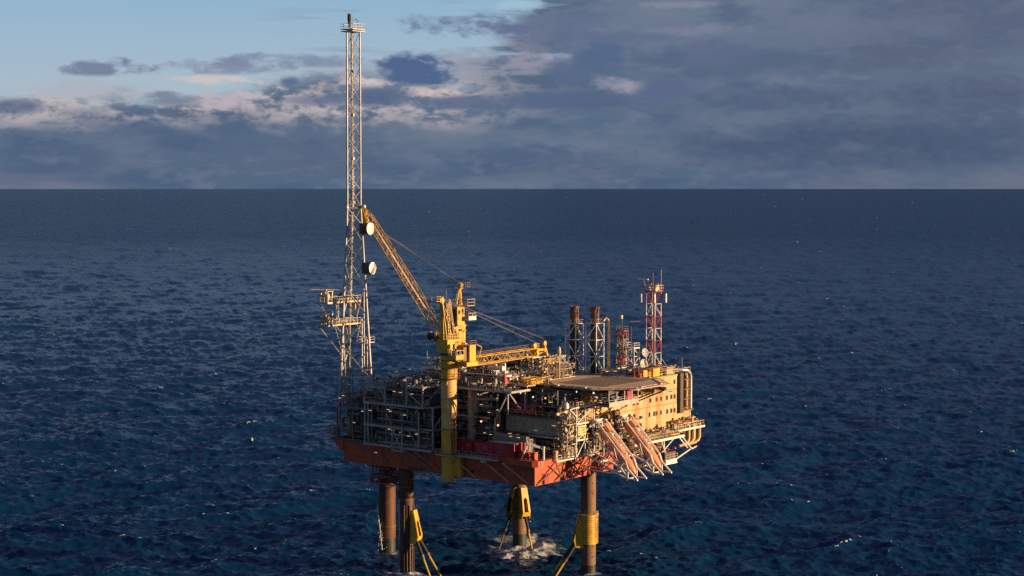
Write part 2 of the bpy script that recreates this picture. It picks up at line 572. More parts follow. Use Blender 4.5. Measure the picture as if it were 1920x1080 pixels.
    def build(self, name, mat, parent=None, smooth=False, bevel=0.0):
        b = Vector(BASE.get(parent.name, (0, 0, 0))) if parent else Vector((0, 0, 0))
        me = bpy.data.meshes.new(name)
        me.from_pydata([tuple(Vector(q) - b) for q in self.v], [], self.f)
        if smooth:
            me.shade_smooth() if hasattr(me, 'shade_smooth') else None
            me.set_sharp_from_angle(angle=rad(40))
        me.materials.append(mat)
        me.update()
        o = bpy.data.objects.new(name, me)
        col.objects.link(o)
        if parent:
            o.parent = parent
            BASE[o.name] = tuple(b)
        else:
            o.matrix_world = PM
        if bevel:
            md = o.modifiers.new('bevel', 'BEVEL')
            md.width = bevel
            md.segments = 2
        return o


def thing(name, label, cat, base=(0, 0, 0), group=None):
    o = bpy.data.objects.new(name, None)
    o.empty_display_size = 1
    o.matrix_world = PM @ Matrix.Translation(base)
    col.objects.link(o)
    o['label'] = label
    o['category'] = cat
    if group: o['group'] = group
    BASE[o.name] = tuple(base)
    return o

def inst(src, parent, off):
    """another piece like src (same mesh), shifted by off"""
    c = src.copy()
    col.objects.link(c)
    c.parent = parent
    c.location = Vector(src.location) + Vector(off)
    BASE[c.name] = BASE.get(src.name, (0, 0, 0))
    return c

def rep(name, mat, parent, fn, offs, smooth=False):
    """fn builds one piece; it is repeated at each offset as an object of its own"""
    m = MB()
    fn(m)
    o = m.build(name, mat, parent, smooth)
    out = [o]
    o.location = Vector(o.location) + Vector(offs[0])
    first = Vector(offs[0])
    for q in offs[1:]:
        out.append(inst(o, parent, Vector(q) - first))
    return out

# ------------------------------------------------------------------ paints
M = dict(
    hull=paint('red_hull_paint', (0.47, 0.078, 0.022), 0.5, 0.65, (0.13, 0.035, 0.012), thr=0.55),
    redbox=paint('red_container_paint', (0.42, 0.035, 0.045), 0.45, 0.3, (0.12, 0.03, 0.02), thr=0.62),
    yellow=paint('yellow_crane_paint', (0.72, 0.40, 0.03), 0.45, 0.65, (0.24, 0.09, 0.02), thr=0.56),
    cream=paint('cream_column_paint', (0.66, 0.44, 0.20), 0.5, 0.25, (0.30, 0.12, 0.04), thr=0.62),
    beige=paint('beige_wall_paint', (0.60, 0.42, 0.20), 0.55, 0.75, (0.42, 0.15, 0.03), thr=0.55, scale=.8, band=(0.50, 0.19, 0.03)),
    tan=paint('tan_column_paint', (0.76, 0.43, 0.13), 0.5, 0.3, (0.30, 0.12, 0.04), thr=0.6),
    drab=paint('drab_wall_paint', (0.30, 0.26, 0.17), 0.6, 0.4, (0.16, 0.08, 0.03)),
    steel=paint('light_grey_steel', (0.42, 0.39, 0.34), 0.5, 0.4, (0.18, 0.08, 0.03)),
    white=paint('white_steel', (0.80, 0.76, 0.68), 0.45, 0.35, (0.30, 0.14, 0.06), thr=0.6),
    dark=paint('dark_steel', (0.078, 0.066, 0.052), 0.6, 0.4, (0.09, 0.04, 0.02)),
    mid=paint('mid_grey_steel', (0.19, 0.175, 0.15), 0.6, 0.4, (0.14, 0.06, 0.025)),
    pipe=paint('silver_pipe_cladding', (0.52, 0.50, 0.46), 0.32, 0.3, (0.25, 0.12, 0.05), metal=0.6),
    brownpipe=paint('brown_pipe', (0.23, 0.12, 0.06), 0.6, 0.5, (0.12, 0.04, 0.02)),
    stack=paint('sooty_exhaust_steel', (0.20, 0.09, 0.05), 0.6, 0.8, (0.26, 0.10, 0.05), thr=0.5),
    soot=paint('soot_black', (0.035, 0.033, 0.032), 0.8, 0.1),
    leg=paint('rusty_leg_steel', (0.20, 0.12, 0.065), 0.65, 0.7, (0.22, 0.075, 0.025), thr=0.48),
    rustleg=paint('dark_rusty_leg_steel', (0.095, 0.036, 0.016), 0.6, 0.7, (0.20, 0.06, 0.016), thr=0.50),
    oldshadeyellow=paint('weathered_shaded_yellow_paint', (0.22, 0.13, 0.03), 0.6, 0.8, (0.10, 0.04, 0.015), thr=0.48),  # rusted yellow, darkened as well for the bracket on the shaded side
    weed=paint('wet_weedy_steel', (0.030, 0.028, 0.020), 0.5, 0.4, (0.06, 0.035, 0.02)),
    deckg=paint('rusty_deck_plating', (0.15, 0.11, 0.075), 0.75, 0.5, (0.12, 0.05, 0.025), streak=False),
    heli=paint('helideck_coating', (0.78, 0.50, 0.32), 0.7, 0.35, (0.26, 0.15, 0.09), streak=False),
    net=paint('helideck_netting', (0.30, 0.19, 0.095), 0.9, 0.6, (0.13, 0.085, 0.05), streak=False, scale=.6),
    boat=paint('orange_boat_gelcoat', (0.82, 0.31, 0.15), 0.35, 0.2, (0.45, 0.2, 0.1), thr=0.62),
    mast=paint('galvanised_mast_steel', (0.46, 0.42, 0.37), 0.45, 0.35, (0.25, 0.13, 0.06), metal=.2),
    redm=paint('red_mast_paint', (0.50, 0.04, 0.03), 0.45, 0.2),
    blue=paint('blue_cloth', (0.03, 0.08, 0.35), 0.8, 0.0, dirt=.1),
    black=paint('black_rubber', (0.02, 0.02, 0.02), 0.7, 0.0),
    glass=paint('dark_window_glass', (0.05, 0.05, 0.05), 0.15, 0.0),
    green=paint('green_roof_edge', (0.30, 0.36, 0.20), 0.6, 0.3),
    lamp=glow('lamp_tube_glow', (1.0, 0.66, 0.30), 0.5),
    lampo=glow('flood_lamp_glow', (1.0, 0.38, 0.12), 1.4),
    lampw=glow('white_lamp_glow', (0.85, 0.92, 1.0), 0.7),
    skin=paint('skin', (0.5, 0.3, 0.2), 0.6, 0.0),
    sign=paint('yellow_sign_board', (0.75, 0.66, 0.25), 0.5, 0.0, dirt=.1),
    foamy=paint('white_water', (0.6, 0.6, 0.6), 0.8, 0.0, dirt=.05),
    cable=paint('steel_rope', (0.40, 0.36, 0.30), 0.5, 0.1),
)

def truss(parent, mat, P0, P1, w0, h0, w1, h1, bays, cr, br, upv, names=('chord', 'brace'), wire=None):
    """box lattice from P0 to P1; four chords and a zigzag of braces, each a part"""
    P0, P1 = Vector(P0), Vector(P1)
    d = (P1 - P0).normalized()
    up = (Vector(upv) - d * Vector(upv).dot(d)).normalized()
    s = d.cross(up).normalized()
    def corner(t, a, b):
        c = P0.lerp(P1, t)
        w = w0 + (w1 - w0) * t
        h = h0 + (h1 - h0) * t
        return c + s * a * w / 2 + up * b * h / 2
    cs = ((-1, -1), (1, -1), (1, 1), (-1, 1))
    for a, b in cs:
        MB().tube(corner(0, a, b), corner(1, a, b), cr, n=6).build(names[0], mat, parent, True)
    for k in range(bays):
        t0, t1 = k / bays, (k + 1) / bays
        for i in range(4):
            a, b = cs[i], cs[(i + 1) % 4]
            if (k + i) % 2: a, b = b, a
            m = MB()
            m.tube(corner(t0, *a), corner(t1, *b), br, n=5)
            if k % 3 == 2: m.tube(corner(t1, *cs[i]), corner(t1, *cs[(i + 1) % 4]), br * .9, n=5)
            m.build(names[1], mat, parent)
    return corner

def tower(parent, mats, x, y, w, z0, z1, bays, cr=0.12, br=0.07, w1=None, style='K', names=('leg', 'brace')):
    w1 = w1 or w
    def c(t, a, b):
        ww = (w + (w1 - w) * t) / 2
        return (x + a * ww, y + b * ww, z0 + (z1 - z0) * t)
    cs = ((-1, -1), (1, -1), (1, 1), (-1, 1))
    for k in range(bays):
        mt = mats[k % len(mats)]
        t0, t1 = k / bays, (k + 1) / bays
        for i in range(4):
            MB().tube(c(t0, *cs[i]), c(t1, *cs[i]), cr, n=7).build(names[0], mt, parent, True)
            j = (i + 1) % 4
            m = MB()
            if style == 'K':
                mid_ = Vector(c(t1, *cs[i])).lerp(Vector(c(t1, *cs[j])), .5)
                m.tube(c(t0, *cs[i]), mid_, br, n=5)
                m.tube(c(t0, *cs[j]), mid_, br, n=5)
            elif (k + i) % 2:
                m.tube(c(t0, *cs[i]), c(t1, *cs[j]), br, n=5)
            else:
                m.tube(c(t0, *cs[j]), c(t1, *cs[i]), br, n=5)
            m.tube(c(t1, *cs[i]), c(t1, *cs[j]), br * 1.1, n=5)
            m.build(names[1], mt, parent)

def clutter(parent, x0, x1, y0, y1, z0, z1, npipe, nsmall, mats, seed, rr=(0.10, 0.26)):
    """pipe runs with elbows as parts, and the mass of small fittings as one joined part"""
    R = random.Random(seed)
    for k in range(npipe):
        mt = R.choice(mats)
        r = R.uniform(*rr)
        p = [R.uniform(x0, x1), R.uniform(y0, y1), R.uniform(z0, z1)]
        pts = [tuple(p)]
        lo, hi = (x0, y0, z0), (x1, y1, z1)
        last = -1
        for s in range(R.randint(2, 4)):
            ax = R.choice([a for a in (0, 0, 1, 1, 2) if a != last])
            last = ax
            p = list(p)
            span = hi[ax] - lo[ax]
            nv = R.uniform(lo[ax], hi[ax])
            if abs(nv - p[ax]) < 0.35 * span * .5: nv = lo[ax] + (hi[ax] - p[ax])
            if abs(nv - p[ax]) < 0.4: nv = p[ax] + 0.7
            p[ax] = nv
            pts.append(tuple(p))
        MB().poly(pts, r, 7).build('pipe', mt, parent, True)
    groups = {}
    for k in range(nsmall):
        mt = R.choice(mats)
        m = groups.setdefault(mt.name, (MB(), mt))[0]
        x, y, z = R.uniform(x0, x1), R.uniform(y0, y1), z0 + (z1 - z0) * R.random() ** 1.5
        t = R.random()
        if t < 0.15:
            a, b, c_ = (R.uniform(.12, .42) for _ in range(3))
            m.box(x - a, x + a, y - b, y + b, z, z + c_ * 1.5)
        elif t < 0.46:
            h = R.uniform(.8, 2.6)
            m.bar((x, y, max(z0, z - h)), (x, y, z), R.uniform(.07, .14))
        elif t < 0.94:
            L = R.uniform(1.0, 4.5)
            if R.random() < .5: m.tube((x, y, z), (min(x1, x + L), y, z), R.uniform(.05, .13), n=6)
            else: m.tube((x, y, z), (x, min(y1, y + L), z), R.uniform(.05, .13), n=6)
        else:
            r = R.uniform(.18, .42)
            m.lathe([(r * .2, 0), (r, .1), (r, .5 + r), (r * .3, .7 + r)], (x, y, z), 8)
    for m, mt in groups.values():
        o = m.build('fittings', mt, parent)
        o['kind'] = 'stuff'

def lamps(parent, pts, mat='lamp', name='strip_lamp', L=0.9, along='y', h=0.08):
    for q in pts:
        a = along if len(q) == 3 else q[3]
        x, y, z = q[:3]
        m = MB()
        if a == 'y': m.box(x - .07, x + .07, y - L * .42, y + L * .42, z, z + h)
        else: m.box(x - L / 2, x + L / 2, y - .12, y + .12, z, z + h)
        o = m.build(name, M[mat], parent)

def floods(parent, pts, mat='lampo', r=0.24, aim=(-1, -.3, -.3)):
    for q in pts:
        m = MB()
        m.lathe([(r * .6, -.25), (r, 0), (r * .9, .05)], q, 10, aim)
        m.build('flood_lamp', M[mat], parent, True)

# ================================================================== the platform
# ------------------------------------------------------------------ hull
hull = thing('platform_hull', 'red box hull under the whole oil platform, with a sunlit right face and rust marks', 'platform hull', (0, 0, 22.6))
prof = [(0.0, 0.0), (27.4, 0.0), (27.4, 4.5), (38.0, 4.5), (41, 7.5), (57.0, 7.5), (57.0, 53.2), (0.0, 53.2)]
MB().prism(prof, 22.6, 24.9).build('lower_hull', M['hull'], hull)
MB().prism([(0, 0), (27.4, 0), (27.4, 4.5), (38, 4.5), (41, 7.5), (57, 7.5), (57, 54.6), (0, 54.6)], 24.903, 27.3).build('upper_hull', M['hull'], hull)
m = MB()
m.add([(-.3, 53.2, 24.9), (57, 53.2, 24.9), (57, 57.0, 27.3), (-.3, 57.0, 27.3), (-.3, 53.2, 27.3), (57, 53.2, 27.3)],
      [(0, 3, 4), (1, 5, 2), (0, 1, 2, 3), (3, 2, 5, 4), (0, 4, 5, 1)])
m.build('flared_end', M['hull'], hull)
MB().prism([(-.4, -.4), (27.6, -.4), (27.6, 4.1), (57.2, 4.1), (57.2, 57.2), (-.4, 57.2)], 27.303, 27.5).build('main_deck', M['deckg'], hull)
# curved bulwark round the corner
pts = [(0.2, 8.2), (-1.0, 7.6), (-1.7, 6.4), (-1.9, 1.0), (-1.7, -0.6), (-0.9, -1.5), (0.6, -1.8), (3.2, -1.7), (4.6, -0.9), (4.9, 0.0), (0.2, 0.2)]
MB().prism(pts[::-1], 26.7, 27.9).build('corner_bulwark', M['hull'], hull)
def hull_strake(y):
    return lambda m: m.box(-.06, 0.0, y, y + .12, 22.75, 27.2)
rep('stiffener', M['hull'], hull, hull_strake(0), [(0, y, 0) for y in (9, 14, 19.5, 25, 30.5, 36, 41.5, 47)])
rep('stiffener', M['hull'], hull, lambda m: m.box(0, .12, -.06, 0, 22.7, 27.2), [(x, 0, 0) for x in (4.5, 9, 13.5, 18, 22.5)])
for z in (24.1, 25.8):
    MB().box(-.05, 0, 0.3, 53, z, z + .1).build('stringer', M['hull'], hull)
    MB().box(0.3, 27, -.05, 0, z, z + .1).build('stringer', M['hull'], hull)
for x in (3.2, 9.8, 16.6, 22.4):
    MB().box(x - .5, x + .5, -.45, -.06, 22.7, 24.1).tube((x - .3, -.5, 24.1), (x - .3, -.5, 25.0), .12).tube((x + .3, -.5, 24.1), (x + .3, -.5, 24.8), .12).build('bracket', M['redbox'], hull)
m = MB()
for k in range(12):
    m.tube((-.45, 29.3 + .45 * k, 22.3 - .0 * k), (-.1, 29.3 + .45 * k, 23.4), .06, n=5)
m.build('anodes', M['dark'], hull)['kind'] = 'stuff'
MB().tube((-.07, 16.2, 24.0), (.1, 16.2, 24.0), .42, n=12).build('drain_port', M['black'], hull)

# cantilever walkway round both faces, on raking struts
wk = thing('perimeter_walkway', 'narrow steel walkway bracketed out along the top of the red hull, on slanting struts', 'walkway', (0, 0, 27))
MB().box(-2.0, 0, 8.3, 20.0, 27.05, 27.30).build('grating', M['steel'], wk)
MB().box(5.0, 15.6, -1.9, 0, 27.05, 27.30).build('grating', M['white'], wk)
MB().box(15.7, 27.4, -1.9, 0, 27.05, 27.30).build('grating', M['steel'], wk)
MB().rail([(-1.95, 8.3, 27.3), (-1.95, 20, 27.3)]).build('handrail', M['steel'], wk)
MB().rail([(5.0, -1.85, 27.3), (15.6, -1.85, 27.3)]).build('handrail', M['white'], wk)
MB().rail([(15.7, -1.85, 27.3), (27.2, -1.85, 27.3)]).build('handrail', M['steel'], wk)
for a, b in (((-1.8, 20.6, 27.0), (0, 15.6, 22.8)), ((-1.8, 12.2, 27.0), (0, 6.9, 22.8)), ((-1.8, 7.0, 26.9), (0, 1.6, 22.9)),
             ((-1.8, 33.2, 26.9), (0, 27.2, 23.0)), ((-1.8, 31.0, 26.9), (0, 24.4, 23.0)), ((-1.8, 44, 26.9), (0, 40, 23.5))):
    MB().tube(a, b, .14, n=7).build('strut', M['cream'] if a[1] < 25 else M['mid'], wk, True)
for a, b in (((.5, -.1, 22.8), (7.6, -1.8, 27.0)), ((6.4, -.1, 22.8), (14.2, -1.8, 27.0)), ((9.2, -.1, 23.0), (4.6, -1.8, 27.0)), ((15.6, -.1, 23.0), (9.6, -1.8, 27.0)), ((13, -.1, 22.8), (20.4, -1.8, 27.0))):
    MB().tube(a, b, .15, n=7).build('strut', M['brownpipe'], wk, True)
for y in (11.8, 20.2):
    MB().prism([(-2.1, y - .7), (0, y - .3), (0, y + .3), (-2.1, y + .7)], 26.5, 27.0).build('gusset', M['cream'], wk)

# ------------------------------------------------------------------ legs
def leg(nm, x, y, label, collar, brackets, holes=True):
    t = thing('support_leg', label, 'platform_leg', (x, y, -6), 'legs of the oil platform')  # one leg of the platform
    R_ = {'A': 1.5, 'C': 1.92}.get(nm, 1.6)
    MB().lathe([(R_ + .02, -6), (R_ + .02, 2.6)], (x, y, 0), 28).build('splash_zone', M['weed'], t, True)
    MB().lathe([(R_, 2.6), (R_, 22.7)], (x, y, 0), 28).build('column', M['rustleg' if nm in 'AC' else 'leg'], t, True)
    if nm == 'A':
        for k in range(7):
            a = rad(200 + k * 22)
            MB().tube((x + 1.6 * math.cos(a), y + 1.6 * math.sin(a), -4), (x + 1.6 * math.cos(a), y + 1.6 * math.sin(a), 6.0 if k % 2 else 14.6), .13, n=6).build('riser', M['rustleg'], t, True)
    # reinforcing rings
    for z in ((5.2, 15.6, 18.4) if nm != 'D' else (5.0, 14.6)):
        MB().lathe([(R_, 0), (R_ + .08, .03), (R_ + .08, .2), (R_, .23)], (x, y, z), 28).build('ring', M['leg'], t, True)
    if holes:
        for k in range(9):
            z = 2.2 + k * 2.25
            if collar and 6.8 < z < 14: continue
            a = math.atan2(-CT, -ST) + .55 if nm != 'A' else math.atan2(-CT, -ST) + .3
            cx, cy = x + 1.6 * math.cos(a), y + 1.6 * math.sin(a)
            MB().tube((cx - .03 * math.cos(a), cy - .03 * math.sin(a), z), (cx + .03 * math.cos(a), cy + .03 * math.sin(a), z), .17, n=10).build('porthole', M['black'], t)
    if collar:
        MB().lathe([(1.70, 7.0), (1.86, 7.1), (1.86, 13.3), (1.70, 13.4)], (x, y, 0), 32).build('collar', M['yellow'], t, True)
        for k in range(11):
            z = 7.6 + k * .52
            MB().lathe([(1.87, z), (1.90, z + .02), (1.90, z + .05), (1.87, z + .07)], (x, y, 0), 28).build('collar_rib', M['oldshadeyellow'], t, True)
        MB().lathe([(1.75, 13.38), (2.25, 13.4), (2.25, 13.5), (1.75, 13.52)], (x, y, 0), 28).build('gallery', M['cream'], t, True)
        a = math.atan2(-CT, -ST) + 1.05
        q = Vector((math.cos(a), math.sin(a), 0))
        MB().ladder(Vector((x, y, 7.2)) + q * 2.1, Vector((x, y, 14.3)) + q * 2.1, (-q.y, q.x, 0), .6, .05).build('ladder', M['cream'], t)
    for (deg, spread, lit) in brackets:  # brackets not lit get darker paint, with shade and rust both in the colour
        # wedge shaped pile guide leaning out from the leg; deg is its bearing seen in world axes
        wa = rad(deg) - TH
        q = Vector((math.cos(wa), math.sin(wa), 0))
        s = Vector((-q.y, q.x, 0))
        c = Vector((x, y, 0))
        H_ = lambda r, w, z: c + q * r + s * w + Vector((0, 0, z))
        for e in (-1, 1):
            w = e * .95
            wt = e * .75
            m = MB()
            vs = [H_(.9, wt, 13.6), H_(1.9, wt, 13.5), H_(3.25, w, 8.0), H_(2.9, w, 6.4), H_(.9, w, 6.2),
                  H_(.9, wt + e * .12, 13.6), H_(1.9, wt + e * .12, 13.5), H_(3.25, w + e * .12, 8.0), H_(2.9, w + e * .12, 6.4), H_(.9, w + e * .12, 6.2)]
            m.add(vs, [(0, 1, 2, 3, 4), (9, 8, 7, 6, 5)] + [(k, 5 + k, 5 + (k + 1) % 5, (k + 1) % 5) for k in range(5)])
            m.build('guide_cheek', M['yellow' if lit else 'oldshadeyellow'], t)
        m = MB()
        # outer face plate with an arched opening: frame strips
        m.add([H_(1.95, -.8, 13.5), H_(1.95, .8, 13.5), H_(2.5, .87, 11.3), H_(2.5, -.87, 11.3)], [(0, 1, 2, 3)])
        for e in (-1, 1):
            m.add([H_(2.5, e * .87, 11.3), H_(2.5, e * .5, 11.3), H_(3.23, e * .58, 8.0), H_(3.23, e * .98, 8.0)], [(0, 1, 2, 3)])
            m.add([H_(2.5, e * .5, 11.3), H_(2.5, e * .08, 11.3), H_(2.65, e * .5, 10.8)], [(0, 1, 2)])
        m.add([H_(3.23, -.98, 8.0), H_(3.23, .98, 8.0), H_(2.95, .98, 7.0), H_(2.95, -.98, 7.0)], [(0, 1, 2, 3)])
        fp = m.build('guide_face', M['yellow' if lit else 'oldshadeyellow'], t)
        md = fp.modifiers.new('thickness', 'SOLIDIFY'); md.thickness = .1
        MB().add([H_(2.9, -.97, 6.5), H_(2.9, .97, 6.5), H_(1.2, 1.0, 6.2), H_(1.2, -1.0, 6.2)], [(0, 1, 2, 3)]).build('guide_floor', M['yellow'], t)
        for e in spread:
            a = H_(2.1, e * .45, 8.2)
            b = H_({'B': 7.6, 'A': 6.6}.get(nm, 5.6), e * 2.0, .0)
            d = (b - a)
            MB().tube(a, a + d * .52, .40, .34, 10).build('pile_sleeve', M['soot'], t, True)
            MB().tube(a + d * .50, a + d * .60, .42, .28, 10).build('pile_collar', M['brownpipe'], t, True)
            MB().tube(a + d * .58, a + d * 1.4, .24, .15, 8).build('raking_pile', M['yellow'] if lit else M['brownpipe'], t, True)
    return t
leg('B', 22.4, 2.9, 'nearest right leg with a yellow ribbed collar and a bracket on its left', True, [(186, (-1, 1), True)])
leg('D', 39.7, 35.2, 'middle leg standing in white foam between two yellow brackets', False, [(-60, (0,), True), (215, (0,), False)])
la = leg('A', 1.9, 36.4, 'dark brown near left leg beside a pale pipe, with an orange-yellow bracket on its right', False, [(-25, (-1, 1), True)], holes=False)
lc = leg('C', 17.0, 56.0, 'orange-brown rust streaked leg at far left, behind the pale pipe', False, [], holes=False)
rs = thing('riser_pipe', 'pale grey riser pipe running down between the two left legs', 'pipe', (2.6, 38.6, -6))
MB().tube((2.6, 38.6, 15.8), (2.6, 38.6, 27), .55, n=14).build('upper_pipe', M['brownpipe'], rs, True)
MB().tube((2.6, 38.6, 6.4), (2.6, 38.6, 15.8), .62, n=14).build('middle_pipe', M['steel'], rs, True)
MB().tube((2.6, 38.6, -6), (2.6, 38.6, 6.4), .56, n=14).build('lower_pipe', M['brownpipe'], rs, True)
MB().tube((2.6, 38.6, 15.6), (2.6, 38.6, 17.4), .8, n=14).build('clamp', M['dark'], rs, True)
for z in (9.0, 12.5):
    MB().box(2.1, 2.8, 37.2, 38.7, z, z + .4).build('clamp', M['dark'], rs)
jt = thing('water_jet', 'white jet of water falling past the far left leg', 'water jet', (14.4, 57.0, 0))
m = MB()
m.poly([(14.9, 57.2, 10.4), (14.7, 56.6, 7.6), (14.4, 55.8, 4.4), (14.2, 55.3, 1.8), (14.1, 54.9, .2)], .10, 6)
rj = random.Random(3)
for k in range(60):
    t_ = rj.random() ** .7
    m.lathe([(.02, -.1), (.09, 0), (.02, .14)], (14.9 - .7 * t_ + rj.gauss(0, .12 + .25 * t_), 57.2 - 2.2 * t_ + rj.gauss(0, .1 + .25 * t_), 10.2 * (1 - t_) + .2), 5)
m.build('spray', M['foamy'], jt)
fr = thing('underdeck_pipework', 'bundle of rusty pipes and frames hanging under the left end of the hull', 'pipework', (1, 40, 20))
clutter(fr, -.5, 3.4, 38.2, 46, 18.6, 25.5, 16, 40, [M['dark'], M['brownpipe'], M['redbox']], 5, (.08, .2))

# ------------------------------------------------------------------ generic open steel module
def steel_module(t, x0, x1, y0, y1, levels, mat, xs, ys, col_w=.34, braces=(), rails=True, deck_mat=None, front=True, ledge=0.0):
    for z in levels:
        MB().box(x0 - ledge, x1, y0, y1, z - .14, z).build('deck', deck_mat or M['mid'], t)
        for (a, b) in (((x0 - ledge, y0, z - .1), (x0 - ledge, y1, z - .1)), ((x1, y0, z - .1), (x1, y1, z - .1)), ((x0 - ledge, y0, z - .1), (x1, y0, z - .1)), ((x0 - ledge, y1, z - .1), (x1, y1, z - .1))):
            MB().bar(a, b, .22, .40).build('beam', mat, t)
        if rails:
            MB().rail([(x0 - ledge + .1, y1 - .1, z), (x0 - ledge + .1, y0 + .1, z), (x1 - .1, y0 + .1, z)]).build('handrail', mat, t)
    for k in range(len(levels) - 1):
        za, zb = levels[k], levels[k + 1] - .3
        for x in xs:
            for y in ys:
                if x0 < x < x1 and y0 < y < y1: continue
                MB().box(x - col_w / 2, x + col_w / 2, y - col_w / 2, y + col_w / 2, za, zb).build('column', mat, t)
    for p, q in braces:
        MB().bar(p, q, .20).build('brace', mat, t)

# ------------------------------------------------------------------ left process module
pm = thing('process_module', 'open grey steel process module with three decks of pipework at the left of the platform', 'process module', (0, 27, 27))
L0, L1, L2, L3 = 27.5, 31.7, 36.5, 40.1
steel_module(pm, 0, 16, 27.2, 45.8, (L0, L1, L2), M['steel'], (0, 5.5, 11, 16), (27.2, 31.5, 36, 40.5, 45.8), deck_mat=M['dark'], rails=False)
for z, y0_, y1_, xe in ((L0, 26.4, 45.8, -1.6), (L1, 30.6, 45.8, -1.6), (L2, 28.6, 45.8, -1.6)):
    MB().box(xe, -.1, y0_, y1_, z - .2, z - .02).build('ledge_grating', M['mid'], pm)
    MB().bar((xe, y0_, z - .12), (xe, y1_, z - .12), .24, .44).build('edge_beam', M['steel'], pm)
    MB().bar((xe, y0_, z - .12), (.2, y0_, z - .12), .24, .44).build('edge_beam', M['steel'], pm)
    MB().rail([(xe + .1, y1_, z), (xe + .1, y0_ + .1, z), (0, y0_ + .1, z)], r=.03).build('handrail', M['mid'], pm)
# protruding braced bay between the lower decks
for y in (33.4, 36.2):
    MB().box(-3.0, -2.74, y - .13, y + .13, 26.6, 32.0).build('column', M['steel'], pm)
    MB().bar((-2.87, y, 31.6), (-1.5, y, 31.6), .22).build('beam', M['steel'], pm)
    MB().bar((-2.87, y, 26.9), (-1.5, y, 26.9), .22).build('beam', M['steel'], pm)
MB().bar((-2.87, 33.4, 31.8), (-2.87, 36.2, 31.8), .24).build('beam', M['steel'], pm)
MB().bar((-2.87, 33.4, 26.9), (-2.87, 36.2, 26.9), .26).build('beam', M['steel'], pm)
MB().bar((-2.90, 33.4, 27.0), (-2.90, 36.2, 31.6), .17).build('brace', M['steel'], pm)
MB().bar((-2.82, 36.2, 27.0), (-2.82, 33.4, 31.6), .17).build('brace', M['steel'], pm)
MB().bar((-1.5, 33.0, 31.5), (-1.5, 30.2, 28.0), .17).build('brace', M['steel'], pm)
MB().box(-1.65, -1.4, 29.7, 29.95, 27.4, 35.5).build('column', M['steel'], pm)
MB().box(-1.65, -1.4, 45.3, 45.55, 27.4, 36.3).build('column', M['steel'], pm)
MB().box(-1.6, -1.42, 43.2, 43.4, 27.4, 36.3).build('column', M['mid'], pm)
for y in (31.4, 32.4, 35.2, 38.4, 41):
    MB().box(-.6, -.38, y, y + .22, 31.7, 36.3).build('column', M['mid'], pm)
MB().bar((-1.0, 31.0, 34.7), (-1.0, 39.8, 34.7), .2).build('beam', M['mid'], pm)
MB().bar((-1.3, 39.2, 34.4), (-1.3, 37.8, 31.9), .16).build('brace', M['steel'], pm)
MB().bar((-1.3, 30.0, 36.2), (-1.3, 31.2, 35.0), .2).build('brace', M['steel'], pm)
MB().bar((-1.3, 34.0, 36.2), (-1.3, 31.2, 34.4), .2).build('brace', M['mid'], pm)
MB().bar((0.3, 27.1, 32), (0.3 + 4, 27.1, 36), .2).build('brace', M['steel'], pm)
# upper portal frames
for ya, yb, xa, xb, zt in ((39.6, 45.6, -1.4, 3.0, 39.9), (28.8, 33.4, -1.4, 4.6, 40.6)):
    for y in (ya, yb):
        MB().box(xa - .15, xa + .15, y - .15, y + .15, L2, zt).build('column', M['steel'], pm)
        MB().box(xb - .15, xb + .15, y - .15, y + .15, L2, zt).build('column', M['steel'], pm)
    MB().bar((xa, ya, zt), (xa, yb, zt), .3, .4).build('beam', M['steel'], pm)
    MB().bar((xb, ya, zt), (xb, yb, zt), .3, .4).build('beam', M['steel'], pm)
    MB().bar((xa, ya, zt), (xb, ya, zt), .3, .4).build('beam', M['steel'], pm)
    MB().bar((xa, yb, zt), (xb, yb, zt), .3, .4).build('beam', M['steel'], pm)
MB().bar((-1.4, 45.4, 38.2), (-1.4, 44.0, 39.8), .22).build('brace', M['steel'], pm)
MB().bar((-1.4, 39.8, 38.0), (-1.4, 41.4, 39.8), .22).build('brace', M['steel'], pm)
MB().bar((-1.4, 33.2, 39.4), (-1.4, 28.9, 36.7), .22).build('brace', M['steel'], pm)
MB().bar((-1.3, 28.8, 36.7), (4.4, 28.8, 40.4), .22).build('brace', M['steel'], pm)
MB().box(-1.5, 3.1, 39.4, 45.7, 39.95, 40.15).build('roof_grating', M['mid'], pm)
MB().rail([(-1.4, 45.6, 40.15), (-1.4, 39.5, 40.15), (3.0, 39.5, 40.15)]).build('handrail', M['steel'], pm)
MB().rail([(-1.4, 39.0, 36.5), (-1.4, 29.0, 36.5)]).build('handrail', M['steel'], pm)
# tall vessels
for y, r, zt in ((38.0, .62, 41.6), (35.7, .66, 42.0), (33.9, .5, 41.2), (37.0, .35, 40.0)):
    MB().lathe([(.2, 37.0), (r * .8, 37.3), (r, 37.8), (r, zt - .5), (r * .8, zt - .1), (.15, zt)], (.2, y, 0), 18).build('vessel', M['mid'], pm, True)
    MB().poly([(.2, y, 37.2), (.2, y, 36.9), (-.6, y + .3, 36.9), (-.6, y + .3, 36.5)], .16).build('pipe', M['pipe'], pm, True)
